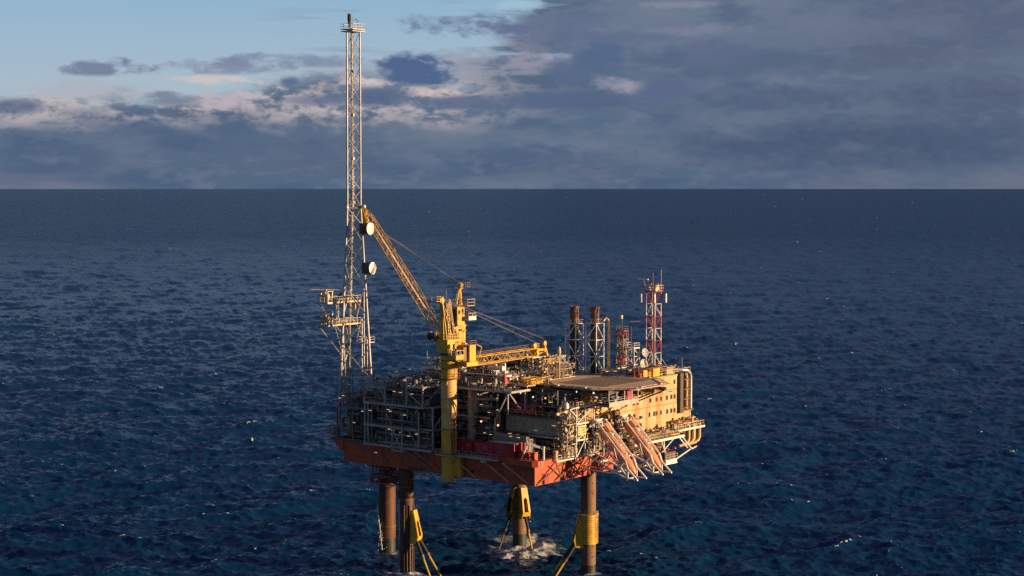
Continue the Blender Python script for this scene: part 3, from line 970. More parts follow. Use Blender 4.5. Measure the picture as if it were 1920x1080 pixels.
# hidden core so daylight does not show through everywhere, and vessels on the lower decks
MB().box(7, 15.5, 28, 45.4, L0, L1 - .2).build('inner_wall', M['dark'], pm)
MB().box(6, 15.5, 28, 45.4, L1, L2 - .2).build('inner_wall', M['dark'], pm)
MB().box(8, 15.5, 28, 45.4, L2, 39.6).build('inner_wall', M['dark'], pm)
for (x, y, z, r, h, mt) in ((2, 43.5, L0, .8, 3.2, 'mid'), (2.4, 40.8, L0, .6, 3.4, 'steel'), (1.6, 38.2, L0, .9, 2.6, 'mid'), (2.5, 30.6, L0, 1.0, 3.0, 'steel'),
                            (2.2, 43.0, L1, .7, 3.8, 'mid'), (2.4, 39.5, L1, 1.1, 3.4, 'dark'), (1.8, 34.0, L1, .8, 3.6, 'mid'), (2.4, 30.4, L1, .7, 3.9, 'steel')):
    MB().lathe([(r * .6, z), (r, z + .4), (r, z + h - .4), (r * .5, z + h)], (x, y, 0), 14).build('vessel', M[mt], pm, True)
for (x, y, z) in ((.8, 33, L0 + 1), (.8, 27.9, L0 + .6)):
    MB().tube((x, y, z), (x, y + 3.4, z), .55, n=14).build('drum', M['mid'], pm, True)
greys = [M['mid'], M['steel'], M['dark'], M['pipe'], M['mid']]
clutter(pm, -1.2, 5, 28, 45.4, L0 + .2, L1 - .4, 34, 150, greys, 21)
clutter(pm, -1.0, 5, 28, 45.4, L1 + .2, L2 - .4, 34, 150, greys, 22)
clutter(pm, -1.0, 7, 28, 45.4, L2 + .2, L3, 34, 170, greys, 23)
clutter(pm, 1.0, 15, 28.5, 45.4, 40.0, 41.8, 30, 300, [M['steel'], M['white'], M['mid'], M['pipe'], M['brownpipe'], M['dark']], 24, (.08, .22))
MB().lathe([(.1, -.9), (.7, -.6), (.75, .6), (.1, .9)], (3.0, 36.6, 41.4), 14, (0, 1, 0)).build('white_drum', M['white'], pm, True)
lamps(pm, [(-.9, 43.4, 39.6), (-.9, 41.8, 39.6), (-.8, 32.4, 39.0), (-.9, 37.4, 39.2), (-.9, 35.6, 39.1), (-1.2, 38.9, 35.2), (-1.2, 38.3, 34.9), (-1.2, 44.2, 34.6),
           (-1.2, 34.2, 34.4), (-1.2, 37.6, 30.8), (-1.2, 38.6, 31.0), (-1.2, 35.2, 30.6), (-1.2, 33.0, 30.0), (-1.2, 30.8, 30.6), (-1.2, 42.6, 25.6)])

# left end deck behind, below the mast
ed = thing('end_deck_module', 'dark lower deck with tan vessels at the left end, under the tall mast', 'process module', (0, 46, 27))
steel_module(ed, 0.6, 16, 46.2, 55.8, (27.5, 34.6), M['mid'], (.6, 8, 16), (46.2, 51, 55.8), deck_mat=M['dark'])
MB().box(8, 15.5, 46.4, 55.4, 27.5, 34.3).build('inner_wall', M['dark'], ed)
for x, y, r, h in ((3.0, 53.5, 1.3, 3.4), (4.5, 50.2, 1.5, 3.6), (2.6, 47.9, .9, 3.0)):
    MB().lathe([(r * .7, 28.2), (r, 28.7), (r, 28.2 + h), (r * .5, 28.9 + h)], (x, y, 0), 18).build('vessel', M['drab'], ed, True)
clutter(ed, .4, 6, 46.6, 56.2, 27.8, 34.2, 26, 120, [M['dark'], M['brownpipe'], M['mid'], M['drab']], 31)
clutter(ed, .4, 12, 46.6, 55.2, 34.7, 37.6, 14, 120, [M['dark'], M['brownpipe'], M['mid'], M['redbox']], 32)
lamps(ed, [(.2, 53.6, 37.0), (.2, 54.6, 36.4), (.2, 47.8, 34.0), (.2, 50.3, 31.3)], L=.8)
MB().box(-.6, 2.2, 56.6, 58.6, 27.9, 28.2).rail([(-.6, 58.6, 28.2), (-.6, 56.6, 28.2), (2.2, 56.6, 28.2)]).rail([(-.6, 58.6, 28.2), (2.2, 58.6, 28.2)]).build('end_platform', M['steel'], ed)
MB().tube((-.6, 57.6, 27.7), (-.9, 58.9, 28.6), .25).build('fender', M['steel'], ed)
clutter(ed, -.4, 2.2, 56.2, 58.6, 28.0, 29.6, 4, 26, [M['steel'], M['mid']], 33, (.06, .12))

# ------------------------------------------------------------------ middle module (recessed)
mm = thing('middle_module', 'shadowed dark module with louvred walls and big ducts, right of the crane column', 'process module', (6, 14, 27))
steel_module(mm, 6, 30, 14.5, 26.6, (27.5, 31.7, 36.2, 40.6), M['mid'], (6, 14, 22, 30), (14.5, 20.5, 26.6), deck_mat=M['dark'])
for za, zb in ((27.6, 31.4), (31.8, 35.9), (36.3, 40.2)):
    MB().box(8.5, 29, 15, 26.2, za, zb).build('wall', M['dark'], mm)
rep('louvre', M['mid'], mm, lambda m: m.box(8.2, 8.48, 15.4, 20.2, 32.2, 32.35), [(0, 0, .42 * k) for k in range(8)])
rep('louvre', M['mid'], mm, lambda m: m.box(8.2, 8.48, 21.0, 25.8, 28.0, 28.15), [(0, 0, .42 * k) for k in range(8)])
for y, r in ((20.6, .95),):
    MB().lathe([(r, 28), (r, 41.4), (r * .8, 41.8)], (5.0, y, 0), 18).build('duct', M['drab'], mm, True)
MB().box(4.2, 6.6, 18.6, 19.8, 35.6, 40.8).build('duct', M['mid'], mm)
MB().poly([(4.6, 19.2, 38.4), (4.6, 13.4, 38.9)], .32, 10).build('pipe', M['drab'], mm, True)
MB().poly([(4.9, 19.0, 37.0), (4.9, 15.4, 37.2)], .3, 10).build('pipe', M['drab'], mm, True)
clutter(mm, 4.5, 8.2, 15, 26.4, 27.8, 31.4, 16, 90, [M['dark'], M['mid'], M['brownpipe']], 41)
clutter(mm, 4.5, 8.2, 15, 26.4, 31.8, 36, 18, 90, [M['dark'], M['mid'], M['steel']], 42)
clutter(mm, 4.5, 8.2, 15, 26.4, 36.4, 40.4, 18, 90, [M['dark'], M['mid'], M['steel']], 43)
lamps(mm, [(4.4, 15.5, 35.9), (4.4, 13.2, 36.6), (4.4, 17.6, 37.4), (4.4, 22.8, 29.2), (5.0, 17.2, 31.4), (5.0, 15.6, 31.2)], L=.8)
floods(mm, [(3.6, 17.0, 34.0), (3.4, 12.3, 33.6)], r=.22)

# overhanging roof frame with raking props
rf = thing('roof_canopy', 'grey steel roof frame overhanging the shadowed bay, held by a slanting pipe prop', 'roof frame', (3, 8, 40))
MB().box(3.4, 8, 8.8, 23.6, 40.75, 40.9).build('roof_plate', M['mid'], rf)
for a, b in (((3.3, 8.6, 40.7), (3.3, 23.8, 40.7)), ((3.3, 8.7, 40.7), (9.5, 8.7, 40.7)), ((3.3, 23.7, 40.7), (8, 23.7, 40.7))):
    MB().bar(a, b, .3, .42).build('beam', M['steel'], rf)
for a, b in (((3.3, 9.6, 40.5), (3.3, 13.0, 34.6)), ((3.3, 13.0, 34.6), (3.3, 13.1, 31.0)), ((3.3, 9.6, 40.5), (3.3, 9.6, 36.0)), ((3.4, 9.4, 40.5), (6.8, 8.8, 36.6)),
             ((3.3, 23.4, 40.5), (3.3, 23.4, 38.0)), ((8.0, 8.8, 40.5), (8, 8.8, 36.8)), ((13.5, 8, 40.6), (11.5, 8, 37.5)), ((3.3, 19.6, 40.5), (3.3, 19.6, 38.6))):
    MB().tube(a, b, .17, n=8).build('prop', M['steel'], rf, True)
MB().rail([(3.4, 8.8, 40.9), (3.4, 23.6, 40.9)]).build('handrail', M['mid'], rf)
clutter(rf, 3.6, 8, 9.2, 23, 40.9, 42.0, 8, 60, [M['mid'], M['dark'], M['steel']], 47, (.07, .15))

# beige store block
sb = thing('store_block', 'drab beige windowless equipment block with a railed roof, left of the scaffold tower', 'module', (8, -1, 31))
for k in range(6):
    y = -.8 + k * 2.45
    MB().box(8, 8.2, y, y + 2.41, 31.9, 35.3).build('wall_panel', M['drab'], sb)
MB().box(8.2, 16.5, -.8, 13.9, 31.9, 35.25).build('inner_block', M['drab'], sb)
MB().box(7.7, 16.8, -1.0, 14.2, 35.303, 35.5).build('roof', M['dark'], sb)
MB().box(7.7, 16.8, -1.0, 14.2, 31.5, 31.8).build('floor_frame', M['dark'], sb)
MB().rail([(16.8, 14.1, 35.5), (7.8, 14.1, 35.5), (7.8, -.9, 35.5), (14, -.9, 35.5)]).build('handrail', M['cream'], sb)
MB().box(6.4, 7.9, -1.0, 6.6, 31.5, 31.7).build('gallery', M['steel'], sb)
MB().rail([(6.5, 6.5, 31.7), (6.5, -1, 31.7)], step=.6).build('handrail', M['steel'], sb)
for y in (-.6, 4.4, 9.4, 13.8):
    MB().box(8.1, 8.4, y - .15, y + .15, 27.5, 31.5).build('column', M['mid'], sb)
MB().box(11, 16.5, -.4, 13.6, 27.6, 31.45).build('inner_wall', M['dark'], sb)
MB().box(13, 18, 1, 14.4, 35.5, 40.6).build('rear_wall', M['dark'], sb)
MB().box(12.6, 13.0, -.6, 13.5, 38.6, 38.8).build('cable_tray', M['mid'], sb)
MB().box(12.6, 13.0, -.6, 13.5, 37.4, 37.5).build('cable_tray', M['mid'], sb)
for y in (1.5, 5.5, 9.5):
    MB().box(9.6, 9.8, y, y + .2, 35.5, 41.0).build('column', M['mid'], sb)
clutter(sb, 8.6, 12, -.6, 13.4, 35.8, 40.4, 14, 110, [M['dark'], M['mid']], 51, (.07, .16))
clutter(sb, 8.4, 10.8, -.6, 13.4, 27.6, 31.2, 10, 80, [M['dark'], M['mid'], M['steel']], 52)
MB().lathe([(.1, 0), (.42, .1), (.42, 1.5), (.1, 1.8)], (8.5, .1, 36.0), 14).build('gas_bottle', M['cream'], sb, True)
lamps(sb, [(7.6, 5.8, 32.6, 'y'), (7.6, 1.0, 34.0, 'y'), (7.9, 2.6, 29.0, 'y'), (8.0, 6.6, 29.3, 'y'), (7.5, 12.4, 31.4, 'y'), (7.5, 10.4, 31.3, 'y'), (7.8, -.4, 29.8, 'y'),
           (8.6, 2.6, 38.6, 'y')], L=1.0)
floods(sb, [(9.2, 4.4, 39.3)], r=.16)
floods(sb, [(7.0, -.6, 36.6), (7.0, -2.6, 37.2)], r=.3)
floods(sb, [(9.2, 7.6, 39.3), (8.8, 10.6, 40.0)], 'lampw', r=.18)

def red_tank(x, y, z, L, w, h, label, group):
    t = thing('red_tank', label, 'tank container', (x, y, z), group)
    MB().box(x, x + w, y, y + L, z + .2, z + h).build('tank_body', M['redbox'], t, bevel=.05)
    for yy in (y - .02, y + L / 2 - .08, y + L - .14):
        MB().box(x - .06, x + w + .06, yy, yy + .16, z, z + h + .05).build('frame_post', M['redbox'], t)
    MB().tube((x - .12, y + L * .3, z + h * .7), (x + .02, y + L * .3, z + h * .7), .14).tube((x - .1, y + L * .7, z + h * .35), (x + .02, y + L * .7, z + h * .35), .1).build('valve', M['white'], t)
    MB().box(x + w * .3, x + w * .6, y + L * .3, y + L * .6, z + h, z + h + .25).build('hatch', M['redbox'], t)
red_tank(8.6, 9.9, 35.5, 2.9, 2.2, 2.1, 'left one of the two red tanks on the beige block roof', 'red tanks on the beige block')
red_tank(8.6, 6.4, 35.5, 3.0, 2.2, 2.0, 'right one of the two red tanks on the beige block roof', 'red tanks on the beige block')
red_tank(1.2, 17.4, 27.5, 3.9, 2.3, 2.4, 'red tank beside the crane column on the lower deck', 'red tanks on the lower deck')
red_tank(1.2, 12.6, 27.5, 4.2, 2.3, 2.3, 'red tank beside the big red container on the lower deck', 'red tanks on the lower deck')

ct = thing('shipping_container', 'large ribbed red container with a small dark hatch, on the walkway near the corner', 'container', (-.6, 4.8, 27.4))
MB().box(-.5, 2.0, 4.9, 11.7, 27.55, 30.7).build('body', M['redbox'], ct)
rep('wall_rib', M['redbox'], ct, lambda m: m.box(-.58, -.5, 5.15, 5.4, 27.8, 30.5), [(0, .52 * k, 0) for k in range(12) if k not in (6, 7)])
rep('corner_post', M['redbox'], ct, lambda m: m.box(-.62, -.4, 4.8, 5.0, 27.5, 30.8), [(0, 0, 0), (0, 6.8, 0), (2.6, 0, 0)])
MB().box(-.62, 2.1, 4.8, 11.8, 30.703, 30.85).build('roof', M['mid'], ct)
MB().box(-.62, 2.1, 4.8, 11.8, 27.4, 27.55).build('base_rail', M['redbox'], ct)
h = MB().box(-.66, -.5, 8.35, 9.05, 28.9, 29.7).build('hatch', M['mid'], ct)
MB().box(-.69, -.66, 8.5, 8.9, 29.05, 29.55).build('pane', M['black'], h)
tc_ = thing('tank_skid', 'grey blue skid with rounded cover behind the large red container', 'equipment skid', (2.3, 3, 27.5))
MB().box(2.4, 5.6, 4.0, 13.2, 27.6, 31.3).build('cabinet', M['mid'], tc_, bevel=.1)
MB().tube((3.4, 4.4, 31.4), (3.4, 13.0, 31.4), .7, n=14).build('cover', M['mid'], tc_, True)
MB().box(2.3, 2.4, 3.2, 3.4, 27.5, 31.6).box(3.4, 3.5, 3.2, 3.4, 27.5, 31.6).box(2.3, 3.5, 3.25, 3.35, 30.2, 30.3).box(2.3, 3.5, 3.25, 3.35, 31.5, 31.6).build('frame', M['steel'], tc_)
lamps(tc_, [(2.2, 6.0, 31.7), (2.2, 8.0, 31.8), (1.9, 3.7, 30.2)], L=.8)
rk = thing('red_winch', 'bright red winch and drums lit by the sun at the hull corner', 'winch', (0, 2, 27.5))
MB().box(.2, .5, 3.6, 4.2, 27.6, 31.0).box(1.3, 1.6, 3.6, 4.2, 27.6, 31.0).box(.2, 1.6, 3.7, 4.1, 29.2, 29.4).build('frame', M['redm'], rk)
MB().box(.3, 1.5, 4.25, 4.6, 27.6, 30.6).build('cabinet', M['redbox'], rk)
for y in (2.6, .4):
    MB().lathe([(.85, -.5), (.85, -.42), (.5, -.4), (.5, .4), (.85, .42), (.85, .5)], (.6, y, 28.7), 18, (0, 1, 0)).build('drum', M['hull'], rk, True)
clutter(rk, .1, 2.2, .2, 4.4, 27.6, 29.6, 6, 26, [M['redm'], M['hull'], M['dark']], 61, (.07, .14))
dv = thing('davit_crane', 'small white bent davit standing at the red hull corner', 'davit', (.4, 1.2, 27.5))
MB().tube((-1.0, 2.6, 27.9), (-.4, 1.6, 31.2), .16, .13).build('boom', M['white'], dv, True)
MB().bar((-.45, 1.6, 31.2), (1.6, -1.0, 30.2), .42).build('arm', M['white'], dv)
MB().tube((1.6, -1.0, 27.9), (1.6, -1.0, 30.3), .24).build('post', M['white'], dv, True)
MB().lathe([(.35, 0), (.35, .35)], (1.6, -1.0, 30.3), 12).build('head', M['cream'], dv, True)
bl = thing('mooring_bollard', 'cream bollard post on the deck edge right of the white davit', 'bollard', (5.6, -1.0, 27.5))
MB().lathe([(.5, 0), (.42, .1), (.42, 1.4), (.6, 1.5), (.6, 1.9), (.3, 2.0)], (5.6, -1.0, 27.4), 16).build('post', M['cream'], bl, True)
MB().lathe([(.62, 0), (.62, .12)], (5.6, -1.0, 27.3), 16).build('base', M['cream'], bl, True)
dk = thing('deck_equipment', 'jumble of small pumps, posts and rails on the sunlit deck edge below the scaffold tower', 'equipment', (8, -1, 27.5))
clutter(dk, 6.5, 27, -1.6, 2.5, 27.4, 29.4, 16, 150, [M['steel'], M['cream'], M['white'], M['mid'], M['hull']], 62, (.07, .16))
clutter(dk, 8, 18, -.4, 2.5, 29.4, 31.6, 8, 50, [M['steel'], M['cream'], M['brownpipe']], 63, (.07, .16))

# ------------------------------------------------------------------ accommodation block
ab = thing('accommodation_block', 'large rust streaked beige living quarters with rows of small windows, sunlit at right', 'living quarters', (17, 0, 28))
MB().box(17.2, 57.3, .35, 14.5, 28.2, 40.75).build('core', M['beige'], ab)
levels = [28.3, 31.5, 34.65, 37.8, 41.0]
NP = 30
pw = (57.5 - 17.0) / NP
rnd = random.Random(4)
for k in range(4):
    za, zb = levels[k], levels[k + 1]
    offs = []
    for i in range(NP):
        x = 17.0 + pw * i
        if k == 3 and False: continue
        offs.append((x, rnd.uniform(-.02, .02), za))
    rep('wall_panel', M['beige'], ab, lambda m: m.box(0.025, pw - .025, 0.0, .3, .05, (zb - za) - .05), offs)
# left end wall, in panels too
for k in range(4):
    za, zb = levels[k], levels[k + 1]
    rep('wall_panel', M['beige'], ab, lambda m: m.box(-.1, .15, .03, 1.74, .05, (zb - za) - .05), [(17.0, .4 + 1.77 * i, za) for i in range(8)])
MB().box(16.8, 57.6, -.16, .1, 31.42, 31.56).build('ledge', M['cream'], ab)
MB().box(30.0, 57.6, -.08, .1, 37.74, 37.84).build('ledge', M['dark'], ab)
MB().box(16.8, 57.6, -.08, .1, 34.60, 34.68).build('ledge', M['brownpipe'], ab)
MB().box(57.3, 57.62, -.12, 14.6, 28.2, 41.1).build('corner_trim', M['beige'], ab)
def window(x, z, w=.62, h=.92, mt='glass'):
    f = MB().box(x - w / 2 - .08, x + w / 2 + .08, -.07, .02, z - h / 2 - .08, z + h / 2 + .08).build('window', M['drab'] if mt == 'glass' else M['steel'], ab)
    MB().box(x - w / 2, x + w / 2, -.085, -.07, z - h / 2, z + h / 2).build('pane', M[mt], f)
for x in (17.9, 20.4, 22.6, 25.7, 30.6, 32.1, 35.0, 36.5, 39.4, 41.4, 43.9, 45.6, 48.0, 49.8, 51.1):
    window(x, 36.1, mt='glass' if x not in (30.6, 39.4) else 'steel')
for x in (21.5, 26.3, 30.8, 35.0, 36.8, 39.0, 41.1, 42.9, 43.9, 45.6, 48.1, 49.8, 51.1):
    window(x, 33.0, mt='glass' if x not in (36.8, 39.0) else 'steel')
for x in (48.1, 49.7, 55.2, 56.9, 44.0):
    window(x, 30.1)
for x in (51.0, 44.6):
    window(x, 39.4)
for x in (41.6, 45.4, 49.3):
    MB().box(x - .55, x + .55, -.28, -.06, 37.3, 37.45).build('light_hood', M['dark'], ab)
MB().box(52.6, 53.5, -.14, 0, 28.6, 30.8).build('door', M['redbox'], ab)
MB().box(16.9, 57.7, -.12, 14.6, 41.0, 41.12).build('roof', M['mid'], ab)
MB().box(37, 52.4, -.16, -.02, 40.7, 41.0).build('roof_edge', M['green'], ab)
MB().rail([(37.5, -.05, 41.12), (57.5, -.05, 41.12), (57.5, 14.4, 41.12)], r=.04).build('handrail', M['cream'], ab)
# ducts on the right end of the wall
MB().box(52.4, 53.6, -.75, -.02, 32.2, 41.3).build('duct', M['dark'], ab)
MB().poly([(54.9, -.5, 33.0), (54.9, -.5, 40.6), (54.2, -.5, 41.1)], .38, 12).build('duct', M['brownpipe'], ab, True)
MB().poly([(50.8, 2.0, 41.9), (53.2, -.3, 41.9), (55.0, -.75, 41.7), (56.0, -.8, 41.0), (56.3, -.8, 40.0), (56.3, -.8, 33.0)], .46, 14).build('silver_duct', M['pipe'], ab, True)
for z in (33.3, 35.2, 37.4, 39.6):
    MB().box(53.6, 56.9, -.95, -.02, z, z + .16).build('pipe_clamp', M['brownpipe'], ab)
MB().box(53.2, 57.3, -1.0, 0, 32.6, 32.8).build('duct_shelf', M['brownpipe'], ab)
# roof plant
MB().box(49.2, 52.2, .8, 3.6, 41.1, 42.7).build('plant_room', M['beige'], ab, bevel=.05)
MB().box(42, 49, 2.6, 7, 41.1, 42.2).build('plant_cover', M['dark'], ab)
MB().poly([(46, 3, 42.5), (50.8, 2, 42.6)], .35, 10).build('duct', M['mid'], ab, True)
for x, y in ((41.5, 1.0), (43.6, 1.4), (39.2, 1.2)):
    MB().lathe([(.3, 0), (.55, .2), (.55, 1.0), (.2, 1.4)], (x, y, 41.1), 12).build('vent', M['cream'], ab, True)
clutter(ab, 38, 57, .6, 13, 41.1, 42.6, 14, 150, [M['cream'], M['steel'], M['mid'], M['brownpipe'], M['white']], 71, (.06, .16))
MB().tube((55.4, .8, 41.1), (55.4, .8, 44.4), .05).tube((57.2, 2, 41.1), (57.2, 2, 43.8), .05).build('whip_aerial', M['steel'], ab)
# lower side: yellow and red kit beside the helideck
fm = thing('fire_pump_skid', 'yellow fire pump skid with red monitors on the roof beside the helideck', 'pump skid', (42, 1, 41.1))
MB().box(39.0, 40.6, .2, 1.6, 41.2, 42.9).build('tank', M['yellow'], fm, bevel=.06)
MB().box(42.2, 45.0, -.1, 1.8, 41.2, 43.0).build('cabinet', M['yellow'], fm, bevel=.06)
MB().lathe([(.4, 0), (.5, .1), (.5, 1.6), (.2, 1.8)], (41.4, .3, 41.2), 12).build('tank', M['yellow'], fm, True)
for x, y in ((38.2, -.2), (37.4, .4), (41.6, -.5), (36.5, .9)):
    MB().lathe([(.22, 0), (.16, .2), (.16, 1.5), (.28, 1.7)], (x, y, 41.2), 8).tube((x, y, 42.8), (x - .9, y - .5, 43.2), .13).build('monitor', M['redm'], fm, True)
# underside and outrigger deck on the sunny side
wd = thing('side_gallery', 'cream outrigger gallery with rails and equipment bracketed off the living quarters', 'gallery', (42, -3, 28))
MB().box(28.6, 48.0, -4.6, 0, 28.0, 28.25).build('deck', M['cream'], wd)
MB().box(48.0, 58.9, -3.0, 0, 28.9, 29.1).build('deck', M['cream'], wd)
MB().rail([(30, -4.5, 28.25), (47.9, -4.5, 28.25), (47.9, -3, 28.25)], r=.04).build('handrail', M['cream'], wd)
MB().rail([(48.2, -2.9, 29.1), (58.8, -2.9, 29.1), (58.8, 0, 29.1)], r=.045).build('handrail', M['cream'], wd)
MB().bar((28.6, -4.6, 28.0), (48, -4.6, 28.0), .3, .5).build('edge_beam', M['white'], wd)
MB().bar((48, -3.0, 28.9), (58.9, -3.0, 28.9), .3, .45).build('edge_beam', M['white'], wd)
for a, b in (((36, -4.4, 28), (36, 1, 23.6)), ((40.6, -4.4, 28), (40.6, 1, 23.8)), ((44.5, -4.4, 28), (41, -3, 24.5)), ((39, -4.5, 28), (41.5, -4.2, 24)), ((46.8, -4.4, 28.3), (51.5, -4.4, 24.6)),
             ((51.3, -4.4, 24.6), (53.4, -4.4, 25.0)), ((46.8, -3.4, 28.3), (51.5, -3.4, 24.6)), ((52, -4.2, 24.8), (43.0, -4.2, 22.4)), ((41, -4.2, 22.6), (46.2, -.4, 27.6)), ((33, -4.4, 28), (33, 1, 24.2))):
    MB().tube(a, b, .17, n=7).build('strut', M['white'], wd, True)
MB().box(40.2, 44.8, -5.0, -3.6, 22.4, 22.6).box(40.2, 44.8, -5.0, -3.6, 23.3, 23.45).box(40.4, 44.6, -4.9, -3.8, 22.6, 23.3).build('stair_landing', M['white'], wd)
MB().rail([(40.2, -5, 23.45), (44.8, -5, 23.45)]).build('handrail', M['cream'], wd)
MB().box(40.4, 44.6, -4.6, -3.8, 23.45, 25.0).build('cabinet', M['dark'], wd)
clutter(wd, 29, 47.5, -3.8, -.4, 28.3, 30.1, 16, 150, [M['cream'], M['steel'], M['brownpipe'], M['mid'], M['dark'], M['drab']], 72, (.07, .2))
clutter(wd, 48.5, 57.5, -2.6, -.4, 29.2, 31.0, 8, 60, [M['cream'], M['steel'], M['brownpipe']], 73, (.07, .14))
clutter(wd, 30, 46, -2, 4, 24.4, 27.8, 18, 160, [M['brownpipe'], M['hull'], M['mid'], M['dark'], M['cream']], 74, (.1, .25))
for x in (43.5, 46.2):
    MB().lathe([(.5, 0), (.5, .2), (.3, .4)], (x, -3.2, 25.2), 10).build('red_float', M['redm'], wd, True)
MB().box(30, 57, .6, 4.4, 27.3, 28.1).build('underfloor', M['drab'], wd)
for i, (x, mt) in enumerate(((53.0, 'cream'), (55.0, 'cream'), (57.4, 'cream'))):
    v = thing('vent_pipe', ['leftmost of three bent cream vent pipes under the right gallery', 'middle one of three bent cream vent pipes under the right gallery', 'rightmost of three bent cream vent pipes under the right gallery'][i],
              'vent pipe', (x, -2, 25.4), 'bent vent pipes')
    MB().poly([(x, -2.6, 29.6), (x, -2.6, 26.6), (x - .3, -2.5, 25.9), (x - 1.1, -2.2, 25.4), (x - 2.4, -1.6, 25.1)], .36, 12).build('pipe', M['cream'], v, True)
    MB().lathe([(.46, 0), (.46, .14)], (x, -2.6, 28.6), 12).build('flange', M['brownpipe'], v, True)
MB().box(52.2, 58.2, -2.1, -1.7, 25.6, 28.9).build('backing_wall', M['drab'], wd)

# a worker on the gallery
pr = thing('person', 'person in blue coveralls standing on the cream gallery below the windows', 'person', (41.0, -4.0, 28.25))
def figure():
    bx, by, bz = 41.0, -4.0, 28.25
    V = [(0, 0, .95), (0, 0, 1.18), (0, 0, 1.42), (0, 0, 1.52), (0, 0, 1.66), (0, 0, 1.78),
         (-.10, 0, .88), (-.12, .02, .48), (-.13, 0, .08), (-.13, -.14, .03), (.10, 0, .88), (.12, -.05, .48), (.14, .05, .08), (.14, -.10, .03),
         (-.19, 0, 1.42), (-.26, .02, 1.14), (-.25, -.12, .90), (.19, 0, 1.42), (.27, .0, 1.14), (.22, -.16, .95)]
    E_ = [(0, 1), (1, 2), (2, 3), (3, 4), (4, 5), (0, 6), (6, 7), (7, 8), (8, 9), (0, 10), (10, 11), (11, 12), (12, 13), (2, 14), (14, 15), (15, 16), (2, 17), (17, 18), (18, 19)]
    Rr = [.15, .14, .15, .06, .095, .08, .10, .075, .055, .04, .10, .075, .055, .04, .07, .05, .04, .07, .05, .04]
    me = bpy.data.meshes.new('body')
    me.from_pydata([(x, y, z) for x, y, z in V], E_, [])
    o = bpy.data.objects.new('body', me)
    col.objects.link(o)
    o.parent = pr
    sk = o.modifiers.new('skin', 'SKIN')
    for i, v in enumerate(me.skin_vertices[0].data if me.skin_vertices else []):
        v.radius = (Rr[i], Rr[i])
        v.use_root = (i == 0)
    ss_ = o.modifiers.new('subd', 'SUBSURF'); ss_.levels = 1; ss_.render_levels = 1
    me.materials.append(M['blue'])
    MB().lathe([(.10, 1.70), (.12, 1.76), (.10, 1.84), (.04, 1.88)], (bx, by, bz), 10).build('helmet', M['white'], pr, True)
    MB().lathe([(.03, 1.56), (.088, 1.60), (.095, 1.68), (.09, 1.72)], (bx, by, bz), 10).box(bx - .02, bx + .02, by - .13, by - .08, bz + 1.63, bz + 1.67).build('head', M['skin'], pr, True)
figure()

# ------------------------------------------------------------------ helideck
hd = thing('helideck', 'octagonal rust brown helicopter deck with a darker netted centre, overhanging the living quarters', 'helideck', (29.5, 4.5, 41))
HZ = 41.45
def octo(cx, cy, a, k=.42):
    b = a * k
    return [(cx - a, cy - b), (cx - b, cy - a), (cx + b, cy - a), (cx + a, cy - b), (cx + a, cy + b), (cx + b, cy + a), (cx - b, cy + a), (cx - a, cy + b)]
# (set a little apart from the roof so that the net strip shows round it)
OC = (26.0, 1.3)
MB().prism(octo(*OC, 11.4), HZ - .45, HZ).build('deck_plate', M['heli'], hd)
MB().prism([(18.4, -4.0), (19.0, -4.6), (34.6, -4.6), (35.2, -4.0), (35.2, 7.4), (34.6, 8.0), (19.0, 8.0), (18.4, 7.4)], HZ + .004, HZ + .05).build('landing_net', M['net'], hd)
oc = octo(*OC, 11.4)
on = octo(*OC, 12.9)
for i in range(8):
    j = (i + 1) % 8
    a, b = Vector((*oc[i], HZ)), Vector((*oc[j], HZ))
    c_, d_ = Vector((*on[j], HZ + .02)), Vector((*on[i], HZ + .02))
    MB().bar(a - Vector((0, 0, .1)), b - Vector((0, 0, .1)), .18, .4).build('edge_beam', M['cream'], hd)
    MB().bar(d_, c_, .09).build('net_rail', M['mid'], hd)
    n_ = max(2, int((b - a).length / 1.6))
    m = MB()
    for k in range(n_ + 1):
        m.bar(a.lerp(b, k / n_), d_.lerp(c_, k / n_), .07)
    for q in (.33, .66):
        m.bar(a.lerp(d_, q), b.lerp(c_, q), .035)
    m.build('safety_net', M['mid'], hd)
for i, (x, y) in enumerate(octo(*OC, 11.9, .3)):
    MB().box(x - .25, x + .25, y - .25, y + .25, HZ, HZ + .2).build('deck_light', M['white'], hd)
# girders and raking struts under the deck
for y in (-6.5, -4, -1.5, 1, 3.5, 6, 8.5, 11):
    MB().box(16.2, 35.6, y - .14, y + .14, HZ - 1.3, HZ - .46).build('girder', M['dark'], hd)
for x in (16.5, 21, 26, 31, 35.4):
    MB().box(x - .14, x + .14, -8.2, 11.5, HZ - 1.9, HZ - 1.31).build('girder', M['mid'], hd)
for x in (21, 26, 31, 35):
    MB().tube((x, -8.0, HZ - 1.9), (x, -.1, 36.2), .16, n=7).build('strut', M['brownpipe'], hd, True)
    MB().tube((x, -8.0, HZ - 1.9), (x, -.3, HZ - 2.4), .12, n=7).build('strut', M['mid'], hd, True)
for y in (2.5, 7, 11.5, 15):
    MB().box(17.0, 17.3, y - .15, y + .15, 35.5, HZ - 1.9).build('post', M['mid'], hd)
    MB().tube((17, y, HZ - 1.9), (13.4, y - 2, 36), .12, n=6).build('strut', M['mid'], hd, True)
